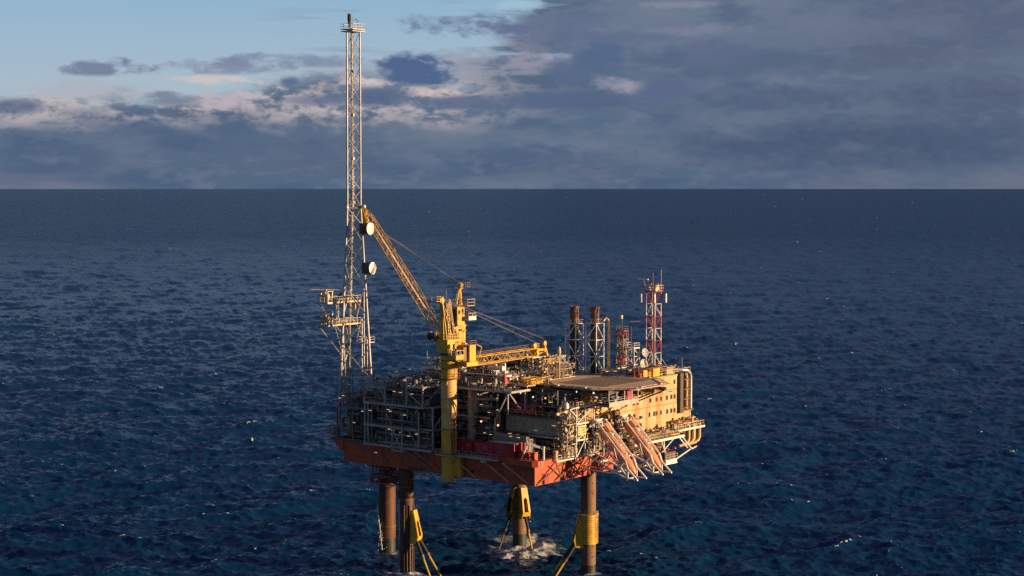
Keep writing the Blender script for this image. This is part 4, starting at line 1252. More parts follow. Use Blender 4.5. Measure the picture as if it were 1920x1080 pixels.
# service walkway slung under the near edge
MB().box(13.6, 24.5, -8.6, -4.6, 37.9, 38.15).build('service_walkway', M['mid'], hd)
MB().rail([(13.7, -4.7, 38.1), (13.7, -8.5, 38.1), (24.4, -8.5, 38.1)], h=1.2, step=2).build('handrail', M['steel'], hd)
MB().box(13.7, 24.3, -8.64, -8.5, 37.9, 38.9).build('wind_wall', M['steel'], hd)
rep('hanger', M['steel'], hd, lambda m: m.box(-.1, .1, -.1, .1, 38.1, 40.9), [(x, -8.4, 0) for x in (13.8, 16.6, 19.4, 22.0, 24.3)])
MB().box(24.6, 35.5, -5.2, -2.6, 38.5, 38.7).build('service_walkway', M['cream'], hd)
MB().rail([(24.7, -5.2, 38.7), (35.4, -5.2, 38.7)], h=1.1).build('handrail', M['cream'], hd)
MB().poly([(19.5, -5.2, 38.3), (29, -3.4, 38.3), (37.5, -1.4, 38.6)], .14).build('pipe', M['cream'], hd, True)
clutter(hd, 14, 24, -8.2, -4.8, 38.2, 40.0, 10, 90, [M['mid'], M['steel'], M['dark']], 81, (.06, .12))
clutter(hd, 26, 37, -4.3, -1, 38.6, 40.2, 12, 90, [M['cream'], M['steel'], M['brownpipe']], 82, (.06, .12))
for z, x0_ in ((34.6, 20.0), (34.6, 25.4)):
    for e in (-5.4, 5.0):
        MB().tube((x0_, -.2, 34.2), (x0_ + e, -5.0, 38.4), .12, n=6).build('strut', M['brownpipe'], hd, True)
floods(hd, [(15.6, 6.0, 40.4), (15.4, 1.0, 40.3), (16.0, -3.0, 40.3)], 'lampw', r=.2)
rb = thing('red_cabinet', 'dark red cabinet hanging under the near edge of the helideck', 'cabinet', (21.6, -7.5, 38.2))
MB().box(20.6, 22.6, -8.3, -6.9, 38.2, 40.6).build('body', M['redbox'], rb, bevel=.05)
MB().box(20.7, 22.5, -8.36, -8.3, 38.4, 40.4).build('door', M['redbox'], rb)
sr = thing('helideck_stairs', 'sloping cream access ramp with rails running up to the left side of the helideck', 'stairs', (16, 14, 41))
MB().bar((14.5, 22.5, 40.9), (15.2, 6.5, 41.4), 1.2, .15).build('ramp', M['cream'], sr)
MB().rail([(13.9, 22.5, 40.9), (15.0, 8.0, 41.6)], r=.06).rail([(15.2, 22.5, 40.9), (16.2, 12.0, 41.5)], r=.06).build('handrail', M['cream'], sr)

# ------------------------------------------------------------------ scaffold stair tower with the sign
stw = thing('scaffold_tower', 'sunlit cream lattice stair tower carrying a yellow STBD sign, left of the lifeboats', 'stair tower', (13, -1, 27.5))
for x in (10.0, 13.0, 16.2):
    for y in (-3.0, .2):
        for za, zb in ((27.6, 31.0), (31.0, 34.4), (34.4, 37.8)):
            MB().tube((x, y, za), (x, y, zb), .13, n=7).build('post', M['white'] if y < 0 else M['cream'], stw, True)
for z in (31.0, 34.4, 37.8):
    for a, b in (((10, -3), (16.2, -3)), ((10, .2), (16.2, .2)), ((10, -3), (10, .2)), ((16.2, -3), (16.2, .2))):
        MB().bar((*a, z), (*b, z), .22, .3).build('beam', M['white'], stw)
    MB().box(10, 16.2, -2.9, .1, z - .1, z - .02).build('landing', M['mid'], stw)
    MB().rail([(10, -3, z), (16.2, -3, z)], h=1.1, step=.8, r=.04).rail([(10, -3, z), (10, .2, z)], h=1.1, step=.8, r=.04).build('handrail', M['cream'], stw)
for a, b in (((10, 27.6), (13, 31)), ((16.2, 27.6), (13, 31)), ((10, 34.4), (16.2, 37.8)), ((10, 31), (16.2, 34.4)), ((13, 27.8), (16.2, 31.0)), ((13, 31), (10, 34.4))):
    MB().tube((a[0], -3.1, a[1]), (b[0], -3.1, b[1]), .11, n=6).build('brace', M['white'], stw, True)
for k in range(3):
    z = 27.7 + 3.4 * k
    m = MB()
    for e in (-1.6, -.6):
        m.bar((10.6, e, z), (15.8, e, z + 3.3), .12, .28)
    for s in range(10):
        t_ = (s + .5) / 10
        m.box(10.6 + 5.2 * t_ - .16, 10.6 + 5.2 * t_ + .16, -1.6, -.6, z + 3.3 * t_, z + 3.3 * t_ + .06)
    m.build('stair_flight', M['cream'], stw)
MB().tube((10, -3, 37.8), (7.8, -3.0, 37.6), .12).tube((7.8, -3, 37.6), (10, -3, 36), .12).build('bracket', M['white'], stw, True)
for za, zb, lab in ((34.4, 37.4, None), (31.2, 34.2, None), (27.8, 31, None)):
    clutter(stw, 6.6, 10.5, -3.0, -.6, za, zb, 7, 110, [M['cream'], M['brownpipe'], M['steel'], M['mid'], M['white']], int(za * 7), (.05, .1))
    clutter(stw, 10.6, 16, -2.4, 0, za, zb, 5, 60, [M['cream'], M['brownpipe'], M['steel'], M['mid']], int(za * 9), (.05, .1))
sg = MB().box(10.25, 13.0, -3.32, -3.24, 32.1, 34.0).build('sign_board', M['sign'], stw)
FONT = {'S': [(0, 0, 4, 1), (3, 1, 4, 3), (0, 3, 4, 4), (0, 4, 1, 6), (0, 6, 4, 7)], 'T': [(0, 6, 4, 7), (1.5, 0, 2.5, 6)],
        'B': [(0, 0, 1, 7), (1, 0, 3.4, 1), (1, 3, 3.4, 4), (1, 6, 3.4, 7), (3, 1, 4, 3), (3, 4, 4, 6)],
        'D': [(0, 0, 1, 7), (1, 0, 3.2, 1), (1, 6, 3.2, 7), (3, 1, 4, 6)]}
m = MB()
for i, ch in enumerate('STBD'):
    for a, b, c_, d_ in FONT[ch]:
        x = 10.42 + .64 * i
        m.box(x + a * .12, x + c_ * .12, -3.345, -3.322, 32.35 + b * .2, 32.35 + d_ * .2)
m.build('lettering', M['black'], sg)
wb = thing('satellite_dome', 'small pale blue and white dome on the corner above the dark store block', 'dome', (8.4, -1.2, 37))
MB().lathe([(.5, 0), (.62, .5), (.5, 1.1), (.2, 1.35)], (8.4, -1.6, 37.6), 16).build('dome', M['white'], wb, True)
MB().tube((8.4, -1.6, 35.6), (8.4, -1.6, 37.7), .12).build('post', M['steel'], wb, True)
for i, (x, z) in enumerate(((16.9, 34.2), (22.6, 34.6), (26.0, 35.0))):
    w_ = thing('boat_winch', ['brown winch drum above the left lifeboat, against the beige wall', 'large brown winch drum between the two lifeboats, against the wall', 'brown winch drum above the right lifeboat, against the beige wall'][i], 'winch', (x, -1, z))
    r = (.6, 1.0, .75)[i]
    MB().lathe([(r, -.7), (r, -.6), (r * .7, -.58), (r * .7, .58), (r, .6), (r, .7)], (x, -1.6, z), 18, (1, 0, 0)).build('drum', M['brownpipe'], w_, True)
    MB().box(x - .9, x - .74, -2.2, 0, z - 1.6, z + .3).box(x + .74, x + .9, -2.2, 0, z - 1.6, z + .3).build('frame', M['mid'], w_)
    MB().box(x - .9, x + .9, -2.4, 0, z - 2.9, z - 1.6).build('motor_box', M['dark'], w_)
    MB().tube((x + .4, -2.5, z - 3), (x + .4, -2.5, z - .5), .25).build('hydraulic_tank', M['steel'], w_, True)
eq = thing('embarkation_deck', 'cluttered embarkation deck behind and between the two orange lifeboats', 'deck', (22, -2, 28))
MB().box(15, 34, -3.4, 0, 31.3, 31.5).build('deck', M['brownpipe'], eq)
MB().box(14.6, 34, -2.0, .2, 28.0, 28.2).build('deck', M['drab'], eq)
clutter(eq, 15.2, 34, -3.0, -.3, 31.5, 33.4, 20, 170, [M['cream'], M['mid'], M['brownpipe'], M['dark'], M['steel'], M['boat']], 91, (.06, .15))
clutter(eq, 15.2, 34, -2.6, -.3, 28.2, 31.0, 20, 170, [M['brownpipe'], M['mid'], M['drab'], M['dark'], M['cream']], 92, (.06, .15))
for x in (19.4, 21.2, 29.8, 31.6):
    MB().box(x - .12, x + .12, -3.3, -3.06, 27.4, 31.3).build('column', M['steel'], eq)

# ------------------------------------------------------------------ lifeboats on their launch ramps
def ramp_and_boat(xl, xr, which):
    r = thing('launch_ramp', 'white tubular launch ramp holding the %s orange lifeboat' % which, 'launch ramp', ((xl + xr) / 2, -4, 28), 'launch ramps')
    T = lambda a, b, rr=.19, nm='rail', mt='white': MB().tube(a, b, rr, n=9).build(nm, M[mt], r, True)
    for x in (xl, xr):
        T((x, -4.4, 34.6), (x, -11.6, 27.1), .20, 'upper_rail')
        T((x, -11.6, 27.1), (x, -12.2, 25.5), .20, 'upper_rail')
        T((x, -12.2, 25.5), (x, -12.2, 23.3), .20, 'end_post')
        T((x, -12.2, 25.5), (x, -14.6, 23.4), .20, 'foot_rail')
        T((x, -12.2, 23.4), (x, -14.7, 23.4), .20, 'foot_rail')
        T((x, -3.4, 32.2), (x, -10.4, 25.6), .17, 'lower_rail')
        T((x, -10.4, 25.6), (x, -12.2, 23.6), .17, 'lower_rail')
        T((x, -3.4, 32.2), (x, -3.4, 34.5), .18, 'head_post')
        T((x, -3.3, 34.5), (x, -4.6, 34.6), .24, 'head_beam')
        T((x, -6.4, 30.0), (x, -7.6, 31.2), .11, 'web')
        T((x, -8.2, 31.0), (x, -9.9, 26.0), .10, 'web')
        T((x, -10.4, 25.6), (x, -11.6, 27.1), .11, 'web')
        T((x, -1.2, 27.6), (x, -12.2, 23.3), .20, 'support_beam')
        T((x, .0, 24.4), (x, -8.6, 24.2), .16, 'support_beam')
        T((x, -8.6, 24.3), (x, -10.4, 25.6), .14, 'web')
        T((x, -5.0, 26.2), (x, -7.4, 28.4), .14, 'web')
        T((x, -5.0, 26.2), (x, -8.6, 24.3), .12, 'web')
    for y, z in ((-3.4, 34.5), (-3.4, 32.2), (-12.2, 23.4), (-8.6, 24.3), (-14.6, 23.4), (-5.0, 26.2), (-10.4, 25.5)):
        if y == -14.6: continue
        T((xl, y, z), (xr, y, z), .17, 'cross_beam')
    T((xl, -3.6, 34.6), (xr, -3.6, 34.6), .3, 'cross_beam')
    MB().box(xl, xr, -4.2, -2.6, 34.1, 34.3).rail([(xl, -2.6, 34.3), (xr, -2.6, 34.3)]).build('head_platform', M['steel'], r)
    # boat: body of revolution-like hull along the ramp
    b = thing('lifeboat', 'enclosed orange freefall lifeboat, %s of the two, nose down on its ramp' % which, 'lifeboat', ((xl + xr) / 2, -9, 28), 'enclosed orange lifeboats')
    xc = (xl + xr) / 2
    d = Vector((0, -math.cos(rad(46.5)), -math.sin(rad(46.5))))     # towards the nose
    upv = Vector((0, -math.sin(rad(46.5)), math.cos(rad(46.5))))     # boat's own up
    o0 = Vector((xc, -4.3, 32.9))
    LB = 12.2
    secs = [(t, w * .98, a, b) for t, w, a, b in [(0.0, .86, .72, .70), (.04, 1.12, .92, 1.0), (.3, 1.32, 1.02, 1.18), (.6, 1.34, 1.02, 1.16), (.78, 1.16, .92, .98), (.90, .80, .68, .72), (.97, .42, .40, .40), (1.0, .12, .14, .12)]]
    N = 24
    vs = []
    for t, w, hd_, hu in secs:
        for k in range(N):
            a = 2 * math.pi * k / N
            ca, sa = math.cos(a), math.sin(a)
            e = .92
            px2 = w * math.copysign(abs(ca) ** e, ca)
            pz2 = (hu if sa > 0 else hd_ * (1 - .0)) * math.copysign(abs(sa) ** (e if sa > 0 else 1.15), sa)
            vs.append(o0 + d * (t * LB) + Vector((1, 0, 0)) * px2 + upv * (pz2 + .12 + .3 * t))
    fs = []
    for i in range(len(secs) - 1):
        for k in range(N):
            fs.append((i * N + k, i * N + (k + 1) % N, (i + 1) * N + (k + 1) % N, (i + 1) * N + k))
    fs += [tuple(range(N)), tuple((len(secs) - 1) * N + k for k in range(N))[::-1]]
    m = MB(); m.add(vs, fs)
    hb = m.build('hull', M['boat'], b, True)
    at = lambda t, u, w=0.0: o0 + d * (t * LB) + upv * u + Vector((w, 0, 0))
    # gunwale line and raised deck
    for e in (-1, 1):
        m = MB()
        pts_ = [at(t, .1, e * (w_ + .03)) for t, w_ in ((.03, 1.1), (.3, 1.34), (.6, 1.36), (.78, 1.18), (.9, .82), (.97, .42))]
        m.poly(pts_, .07, 6)
        m.build('fender', M['boat'], b, True)
    m = MB(); m.poly([at(.06, .85), at(.14, 1.0), at(.55, 1.15), at(.66, .95)], .5, 14); m.build('canopy', M['boat'], b, True)
    m = MB(); m.bar(at(.02, 1.35), at(.15, 1.45), 1.1, .9); cp = m.build('steering_cupola', M['boat'], b, bevel=.12)
    m = MB(); m.bar(at(.148, 1.5), at(.156, 1.5), .9, .4); m.build('pane', M['glass'], cp)
    for t in (.3, .42, .54):
        for e in (-1, 1):
            m = MB(); m.tube(at(t, 1.1, e * .62), at(t, 1.1, e * .70), .16, n=10); m.build('porthole', M['black'], b)
    m = MB(); m.rail([at(.2, 1.38, .5), at(.62, 1.4, .5)], h=.5, step=1.0, r=.03); m.rail([at(.2, 1.38, -.5), at(.62, 1.4, -.5)], h=.5, step=1.0, r=.03)
    m.build('handrail', M['white'], b)
    for t in (.05, .22, .46, .64):
        m = MB(); m.box(*[q for c_, h_ in zip(at(t, 1.45), (.3, .2, .2)) for q in (c_ - h_, c_ + h_)]); m.build('fitting', M['white'], b, bevel=.05)
    m = MB(); m.bar(at(-.02, -.1, 0), at(0.0, -.1, 0), 1.0, .8); m.build('stern_door', M['brownpipe'], b)
ramp_and_boat(15.2, 18.4, 'left')
ramp_and_boat(24.5, 27.7, 'right')

# ------------------------------------------------------------------ upper process decks behind
ud = thing('upper_process_deck', 'glittering tangle of cream pipes and frames on the upper deck, right of the crane column', 'process deck', (8, 14, 41))
MB().box(8.5, 30, 14.6, 27, 40.9, 41.05).build('deck', M['mid'], ud)
MB().box(16, 56, 14.6, 45, 39.6, 40.6).build('roof_deck', M['mid'], ud)
for x, y0_, y1_ in ((9, 15, 27), (15, 18, 27)):
    MB().rail([(x, y0_, 41.05), (x, y1_, 41.05)], r=.05).build('handrail', M['cream'], ud)
sun_mats = [M['cream'], M['white'], M['steel'], M['pipe'], M['mid'], M['brownpipe'], M['dark']]
clutter(ud, 9, 16, 15, 27, 41.1, 43.2, 30, 420, sun_mats, 101, (.08, .22))
clutter(ud, 16, 34, 15, 27, 40.7, 43.0, 26, 420, sun_mats, 102, (.08, .22))
for x, y, L in ((12, 20.5, 7), (10.5, 16.5, 4)):
    MB().tube((x, y, 44.6), (x, y + L, 44.6), .5, n=12).build('white_pipe', M['white'], ud, True)
for x in (10.5, 13.5):
    for y in (18.5, 22, 26.5):
        MB().box(x - .13, x + .13, y - .13, y + .13, 41.05, 45.2).build('post', M['white'], ud)
MB().bar((10.5, 18.5, 45.2), (10.5, 26.5, 45.2), .3).bar((13.5, 18.5, 45.2), (13.5, 26.5, 45.2), .3).build('pipe_rack', M['white'], ud)
MB().box(10.6, 13.4, 19, 26.4, 43.2, 43.35).build('rack_floor', M['mid'], ud)
clutter(ud, 10.5, 14, 19, 26.4, 43.4, 45.2, 12, 120, sun_mats, 103, (.08, .18))
# small red pyramid shaped cover
rp = thing('red_cone', 'dark red cone shaped cover standing on the upper deck behind the roof frame', 'cover', (9, 15.2, 41))
MB().lathe([(.95, 0), (.9, 1.0), (.35, 2.2), (.12, 2.9)], (9.2, 15.2, 41.0), 8).build('cone', M['redbox'], rp, True)
MB().lathe([(1.05, 0), (1.05, .15)], (9.2, 15.2, 41.0), 8).build('base', M['redbox'], rp)
yl = thing('yellow_basket', 'small yellow railed basket left of the helideck', 'basket', (16, 17, 41))
MB().box(12.5, 17.5, 10.8, 13.4, 41.2, 41.4).rail([(12.5, 13.4, 41.4), (12.5, 10.8, 41.4), (17.5, 10.8, 41.4), (17.5, 13.4, 41.4)], r=.09, step=1.0, closed=True).build('frame', M['yellow'], yl)
MB().box(12.9, 17.1, 11.2, 13.0, 41.4, 42.0).build('contents', M['yellow'], yl)
ld = thing('laydown_bundle', 'long cream bundle of pipes lying on the upper deck beside the red cone', 'pipe bundle', (10, 8, 41.2))
for k in range(7):
    MB().tube((9.6 + .42 * k, 9.4, 41.35 + .12 * (k % 2)), (9.8 + .42 * k, 14.2, 41.35 + .12 * (k % 2)), .17, n=7).build('tube', M['cream'], ld, True)
bx = thing('dark_deckhouse', 'dark boxy deckhouse standing behind the horizontal yellow crane boom', 'deckhouse', (26, 33, 40))
MB().box(27, 40, 30.5, 38.5, 40.6, 44.4).build('wall', M['dark'], bx)
MB().box(26.8, 40.2, 30.3, 38.7, 44.403, 44.6).build('roof', M['mid'], bx)
MB().rail([(26.9, 38.6, 44.6), (26.9, 30.4, 44.6), (40, 30.4, 44.6)]).build('handrail', M['mid'], bx)
clutter(bx, 25, 27, 30, 39, 40.6, 44.6, 12, 110, [M['dark'], M['mid'], M['brownpipe'], M['steel']], 104, (.07, .16))
floods(bx, [(26.0, 33.4, 43.0)], r=.3)
cs = thing('cooler_structure', 'sunlit cream scaffolded equipment stack under the tip of the horizontal boom', 'process unit', (33, 26, 40))
for za in (40.6, 42.7):
    tower(cs, [M['cream']], 31.5, 22.4, 4.2, za, za + 2.1, 1, .1, .07)
    tower(cs, [M['cream']], 36.5, 26.0, 4.2, za, za + 2.1, 1, .1, .07)
MB().box(29.2, 39, 20, 28.4, 42.6, 42.7).build('floor', M['mid'], cs)
MB().box(28.0, 28.4, 22.3, 22.9, 40.6, 46.2).build('column', M['steel'], cs)
clutter(cs, 29, 39, 20, 28.4, 40.7, 44.9, 30, 420, [M['cream'], M['white'], M['cream'], M['steel'], M['brownpipe'], M['mid']], 105, (.07, .16))
clutter(cs, 20, 31, 12.6, 17, 41.4, 44.8, 16, 190, [M['cream'], M['steel'], M['brownpipe'], M['mid'], M['dark']], 106, (.07, .15))
gp = thing('gas_vent_post', 'short post with a small white and orange head left of the exhaust stacks', 'vent', (25.4, 12.5, 41))
MB().tube((25.4, 13.0, 41.2), (25.4, 13.0, 46.6), .13).build('post', M['cream'], gp, True)
MB().lathe([(.18, 0), (.42, .5), (.35, 1.6), (.12, 2.0)], (25.4, 13.0, 46.4), 10).build('head', M['cream'], gp, True)
tower(gp, [M['steel']], 26.6, 13.8, 1.6, 41.2, 46.4, 3, .07, .05)
# left raised deck (behind the column, at left)
rd = thing('raised_deck', 'raised pipe deck with white edge beam and masts, just left of the crane column', 'process deck', (17, 40, 40))
MB().box(14, 26, 31, 42, 42.7, 42.95).build('deck', M['white'], rd)
for x in (14.2, 20, 25.8):
    for y in (31.2, 36.5, 41.8):
        MB().box(x - .15, x + .15, y - .15, y + .15, 40, 42.7).build('column', M['steel'], rd)
MB().bar((13.95, 31, 42.6), (13.95, 42, 42.6), .3, .5).build('edge_beam', M['white'], rd)
MB().rail([(14.1, 42, 42.95), (14.1, 31, 42.95), (26, 31, 42.95)], r=.04).build('handrail', M['cream'], rd)
clutter(rd, 14.5, 25, 31.5, 41.6, 43, 45.2, 18, 260, sun_mats, 107, (.07, .16))
clutter(rd, 9, 14, 28.5, 38, 41.0, 43.2, 12, 160, [M['steel'], M['mid'], M['brownpipe'], M['white'], M['dark']], 108, (.07, .16))
MB().tube((14.6, 41.6, 42.9), (14.6, 41.6, 46.6), .08).box(14.2, 15.0, 41.2, 42.0, 45.0, 45.1).box(14.3, 14.9, 41.0, 42.2, 44.0, 44.1).build('lamp_mast', M['steel'], rd)
MB().tube((14.6, 33.5, 42.9), (14.6, 33.5, 46.8), .07).build('lamp_mast', M['steel'], rd)
MB().lathe([(.4, 0), (.4, 1.4), (.2, 1.8)], (16, 28.0, 42), 12).build('vessel', M['white'], rd, True)

# ------------------------------------------------------------------ exhaust stacks
def stack(x, y, zb, zt, r, fw, fz, lab, extra=False):
    t = thing('exhaust_stack', lab, 'exhaust stack', (x, y, zb), 'exhaust stacks')
    MB().lathe([(r * .98, zb), (r * .98, fz)], (x, y, 0), 20).build('lower_flue', M['soot'], t, True)
    MB().lathe([(r, fz), (r, zt - .5), (r * 1.12, zt - .4), (r * 1.12, zt), (r * .92, zt), (r * .9, zt - 1.0)], (x, y, 0), 20).build('upper_flue', M['stack'], t, True)
    for z in (fz, (fz + zt) / 2 - .5):
        MB().lathe([(r, z), (r * 1.06, z + .02), (r * 1.06, z + .14), (r, z + .16)], (x, y, 0), 20).build('flue_band', M['soot'], t, True)
    tower(t, [M['white']], x, y, fw, zb, fz, 3, .15, .10, style='Z')
    MB().rail([(x - fw / 2, y + fw / 2, fz), (x - fw / 2, y - fw / 2, fz), (x + fw / 2, y - fw / 2, fz)], h=.9, r=.03).build('handrail', M['steel'], t)
    if not extra:
        m = MB(); pts = []
        for k in range(20):
            a = k * .42
            pts.append((x + (r + .06) * math.cos(a), y + (r + .06) * math.sin(a), fz + (zt - fz) * k / 20))
        m.poly(pts, .05, 5); m.build('strake', M['soot'], t)
    else:
        MB().poly([(x + fw / 2 - .6, y - fw / 2 - .3, fz + .5), (x + fw / 2 + .1, y - fw / 2 - .6, fz + 1.2), (x + fw / 2 + .9, y - fw / 2 - .8, fz + .4), (x + fw / 2 + .9, y - fw / 2 - .8, zb)], .3, 12).build('side_pipe', M['cream'], t, True)
    return t
stack(46.5, 24.5, 40.6, 55.6, 1.0, 2.9, 51.6, 'left brown exhaust stack with a spiral strake, in a white lattice frame')
stack(46.2, 18.5, 40.6, 55.7, 1.0, 2.9, 52.0, 'right dark exhaust stack with a cream side pipe, in a white lattice frame', True)

# ------------------------------------------------------------------ red and white mast and its neighbours
rw = thing('red_white_mast', 'square lattice mast painted in red and white bands with radar gear on top', 'lattice mast', (53, 7, 41))
tower(rw, [M['redm'], M['white'], M['redm'], M['white'], M['redm'], M['white'], M['redm']][0:1], 53, 7, 2.4, 41.1, 42.6, 1, .11, .07)
tower(rw, [M['white'], M['redm'], M['white'], M['redm'], M['white'], M['redm']], 53, 7, 2.4, 42.6, 59.3, 6, .11, .055, style='Z')
MB().box(51.5, 54.5, 5.5, 8.5, 59.3, 59.5).build('top_platform', M['redm'], rw)
MB().rail([(51.5, 5.5, 59.5), (54.5, 5.5, 59.5), (54.5, 8.5, 59.5), (51.5, 8.5, 59.5)], closed=True, r=.05, h=1.2).build('handrail', M['cream'], rw)
clutter(rw, 51.7, 54.3, 5.7, 8.3, 59.5, 61.2, 2, 34, [M['white'], M['cream'], M['mid']], 111, (.06, .12))
sc_ = MB().box(50.0, 50.3, 6.6, 9.4, 62.0, 62.25).build('radar_scanner', M['white'], rw)
MB().tube((51.6, 8.2, 59.6), (50.3, 8.0, 62.0), .12).build('radar_post', M['mid'], rw)
MB().tube((54.2, 5.8, 59.5), (54.2, 5.8, 64.3), .07).build('whip_aerial', M['steel'], rw)
MB().tube((52, 6.5, 59.5), (52, 6.5, 63.6), .04).build('whip_aerial', M['steel'], rw)
for x, y in ((51.4, 9.4), (51.3, 5.6), (54.8, 4.9)):
    MB().box(x - .22, x + .22, y - .15, y + .15, 56.8, 58.8).build('panel_antenna', M['white'], rw)
MB().tube((54.3, 5.7, 44), (56.8, 5.0, 41.2), .06).build('stay', M['steel'], rw)
MB().box(53.0, 53.2, 6.9, 7.1, 41.1, 59).build('cable_run', M['mid'], rw)

sm_ = thing('small_lattice_mast', 'short dark red and grey lattice mast crowded with aerials, right of the exhaust stacks', 'lattice mast', (52, 15, 40.6))
tower(sm_, [M['mid'], M['redm'], M['mid'], M['steel'], M['redm']], 52, 15, 1.9, 40.6, 50.0, 5, .10, .07)
MB().box(51, 53, 14, 16, 50.0, 50.15).rail([(51, 14, 50.1), (53, 14, 50.1), (53, 16, 50.1), (51, 16, 50.1)], closed=True, h=1.0).build('top_platform', M['mid'], sm_)
MB().tube((52, 15, 50), (52, 15, 53), .08).tube((51.2, 16, 44), (51.2, 16, 51), .05).tube((53.4, 13.4, 46), (53.4, 13.4, 51), .05).build('aerial', M['mid'], sm_)
MB().bar((52.4, 13, 52.2), (54.2, 11.6, 52.2), .25, .12).build('radar_scanner', M['mid'], sm_)
MB().box(51.6, 52.2, 14.9, 15.5, 52.8, 53.6).build('lamp', M['cream'], sm_)
clutter(sm_, 50.8, 53.2, 13.8, 16.2, 41, 50, 3, 60, [M['mid'], M['steel'], M['redm'], M['dark']], 112, (.05, .1))

df = thing('dish_frame', 'white braced frame holding two pale satellite dishes, left of the red and white mast', 'dish frame', (49, 10, 41))
tower(df, [M['white']], 48.5, 9.6, 2.2, 41.1, 46.6, 3, .11, .08, style='Z')
MB().box(47.4, 49.6, 8.5, 10.7, 46.6, 46.8).rail([(47.4, 8.5, 46.8), (49.6, 8.5, 46.8), (49.6, 10.7, 46.8), (47.4, 10.7, 46.8)], closed=True, h=1.0).build('top_platform', M['white'], df)
for x, y, z, r, ax in ((50.0, 7.2, 45.6, 1.0, (-.2, -1, .25)), (50.2, 7.6, 42.9, 1.2, (-.2, -1, .3))):
    d_ = MB().lathe([(.15, -.5), (r * .6, -.32), (r * .9, -.12), (r, 0), (r * .96, .0), (r * .85, -.08), (r * .5, -.24), (.05, -.34)], (x, y, z), 20, ax).build('dish', M['steel'], df, True)
    MB().tube((x, y, z), Vector((x, y, z)) + Vector(ax).normalized() * .7, .05).build('feed_horn', M['mid'], d_)
    MB().tube((x - .3, y + .2, z), (49.4, 8.8, z), .12).build('arm', M['steel'], df)

# ------------------------------------------------------------------ tall lattice mast at the left end
tm = thing('telecom_mast', 'very tall galvanised lattice mast with drum dishes and two radar platforms at the left end', 'lattice mast', (5, 55, 28))
def P3(x, y, z): return Vector((x, y, z))
A_ = [P3(3.2, 58.0, 27.6), P3(4.6, 56.2, 78.3), P3(4.7, 56.2, 117.2)]
B_ = [P3(8.4, 60.0, 28.0), P3(7.6, 57.5, 78.2), P3(7.6, 57.4, 117.2)]
C_ = [P3(2.9, 47.6, 40.4), P3(7.2, 54.6, 78.3), P3(7.2, 54.6, 117.2)]
def chord(Lst, z):
    a, b, c_ = Lst
    if z < b.z: t = (z - a.z) / (b.z - a.z); return a.lerp(b, t)
    t = (z - b.z) / (c_.z - b.z); return b.lerp(c_, t)
# low down the third chord steps outwards to the module roof
for Lst, r in ((A_, .40), (B_, .24), (C_, .29)):
    MB().tube(Lst[0], Lst[1], r, .22, 10).build('chord', M['mast'], tm, True)
    MB().tube(Lst[1], Lst[2], {.40: .22, .24: .17, .29: .2}[r], {.40: .2, .24: .15, .29: .19}[r], 10).build('chord', M['mast'], tm, True)
MB().tube((5.6, 57.2, 27.6), chord(A_, 52), .2, .2, 8).build('chord', M['mast'], tm, True)
zs = [40.8, 47.5, 54.5, 60.5, 65.8, 70.4, 74.6, 78.3]
k = 0
def brace(p, q, r):
    MB().tube(p, q, r, n=6).build('brace', M['mast'], tm, True)
for a, b in zip(zs[:-1], zs[1:]):
    L = (A_, C_, B_)
    for i in range(3):
        u, v = L[i], L[(i + 1) % 3]
        if k % 2: brace(chord(u, a), chord(v, b), .14)
        else: brace(chord(v, a), chord(u, b), .14)
    k += 1
z = 78.3
while z < 116:
    zn = z + 3.88
    L = (A_, C_, B_)
    for i in range(3):
        u, v = L[i], L[(i + 1) % 3]
        if k % 2: brace(chord(u, z), chord(v, zn), .10)
        else: brace(chord(v, z), chord(u, zn), .10)
    z = zn
    k += 1
brace(chord(A_, 40.8), (2.9, 47.6, 40.6), .16)
brace((3.2, 58, 29.5), (3.0, 50, 39.6), .17)
brace(chord(B_, 34), (6.0, 52, 40), .13)
brace(chord(A_, 33.5), chord(B_, 40), .13)
brace(chord(A_, 40), (6.2, 55.5, 30), .13)
ca, cb, cc_ = chord(A_, 78.3), chord(B_, 78.3), chord(C_, 78.3)
MB().bar(ca, cb, .4).bar(cb, cc_, .4).bar(cc_, ca, .4).build('ring_frame', M['mid'], tm)
for q in (ca + Vector((-.3, -.2, .1)), cc_ + Vector((.2, -.9, .3))):
    MB().lathe([(.1, -.4), (.34, -.2), (.34, .2), (.1, .4)], q, 12).build('beacon', M['white'], tm, True)
# ladder and cable run up inside
for z0_, z1_, dxy in ((28, 78.3, (6.6, 57.0)), (78.3, 117, (6.1, 56.3))):
    a = chord(A_, z0_).lerp(chord(B_, z0_), .75) + Vector((.2, -.5, 0))
    b = chord(A_, z1_).lerp(chord(B_, z1_), .6) + Vector((.1, -.5, 0))
    MB().ladder(a, b, (.62, -.5, 0), .45, .045).build('ladder', M['mid'], tm)
    m = MB()
    for q in range(2):
        o_ = Vector((.22 * q, .2 * q, 0))
        m.tube(a + o_, b + o_, .06, n=6)
    m.build('cable_run', M['mast'], tm)
    n_ = int((z1_ - z0_) / 1.9)
    m = MB()
    for q in range(n_):
        c_ = a.lerp(b, (q + .5) / n_)
        m.box(c_.x - .25, c_.x + .25, c_.y - .25, c_.y + .25, c_.z, c_.z + .14)
        if q % 5 == 0: m.box(c_.x - .35, c_.x + .2, c_.y - .35, c_.y + .2, c_.z, c_.z + .6)
    m.build('cable_cleats', M['mast'], tm)['kind'] = 'stuff'
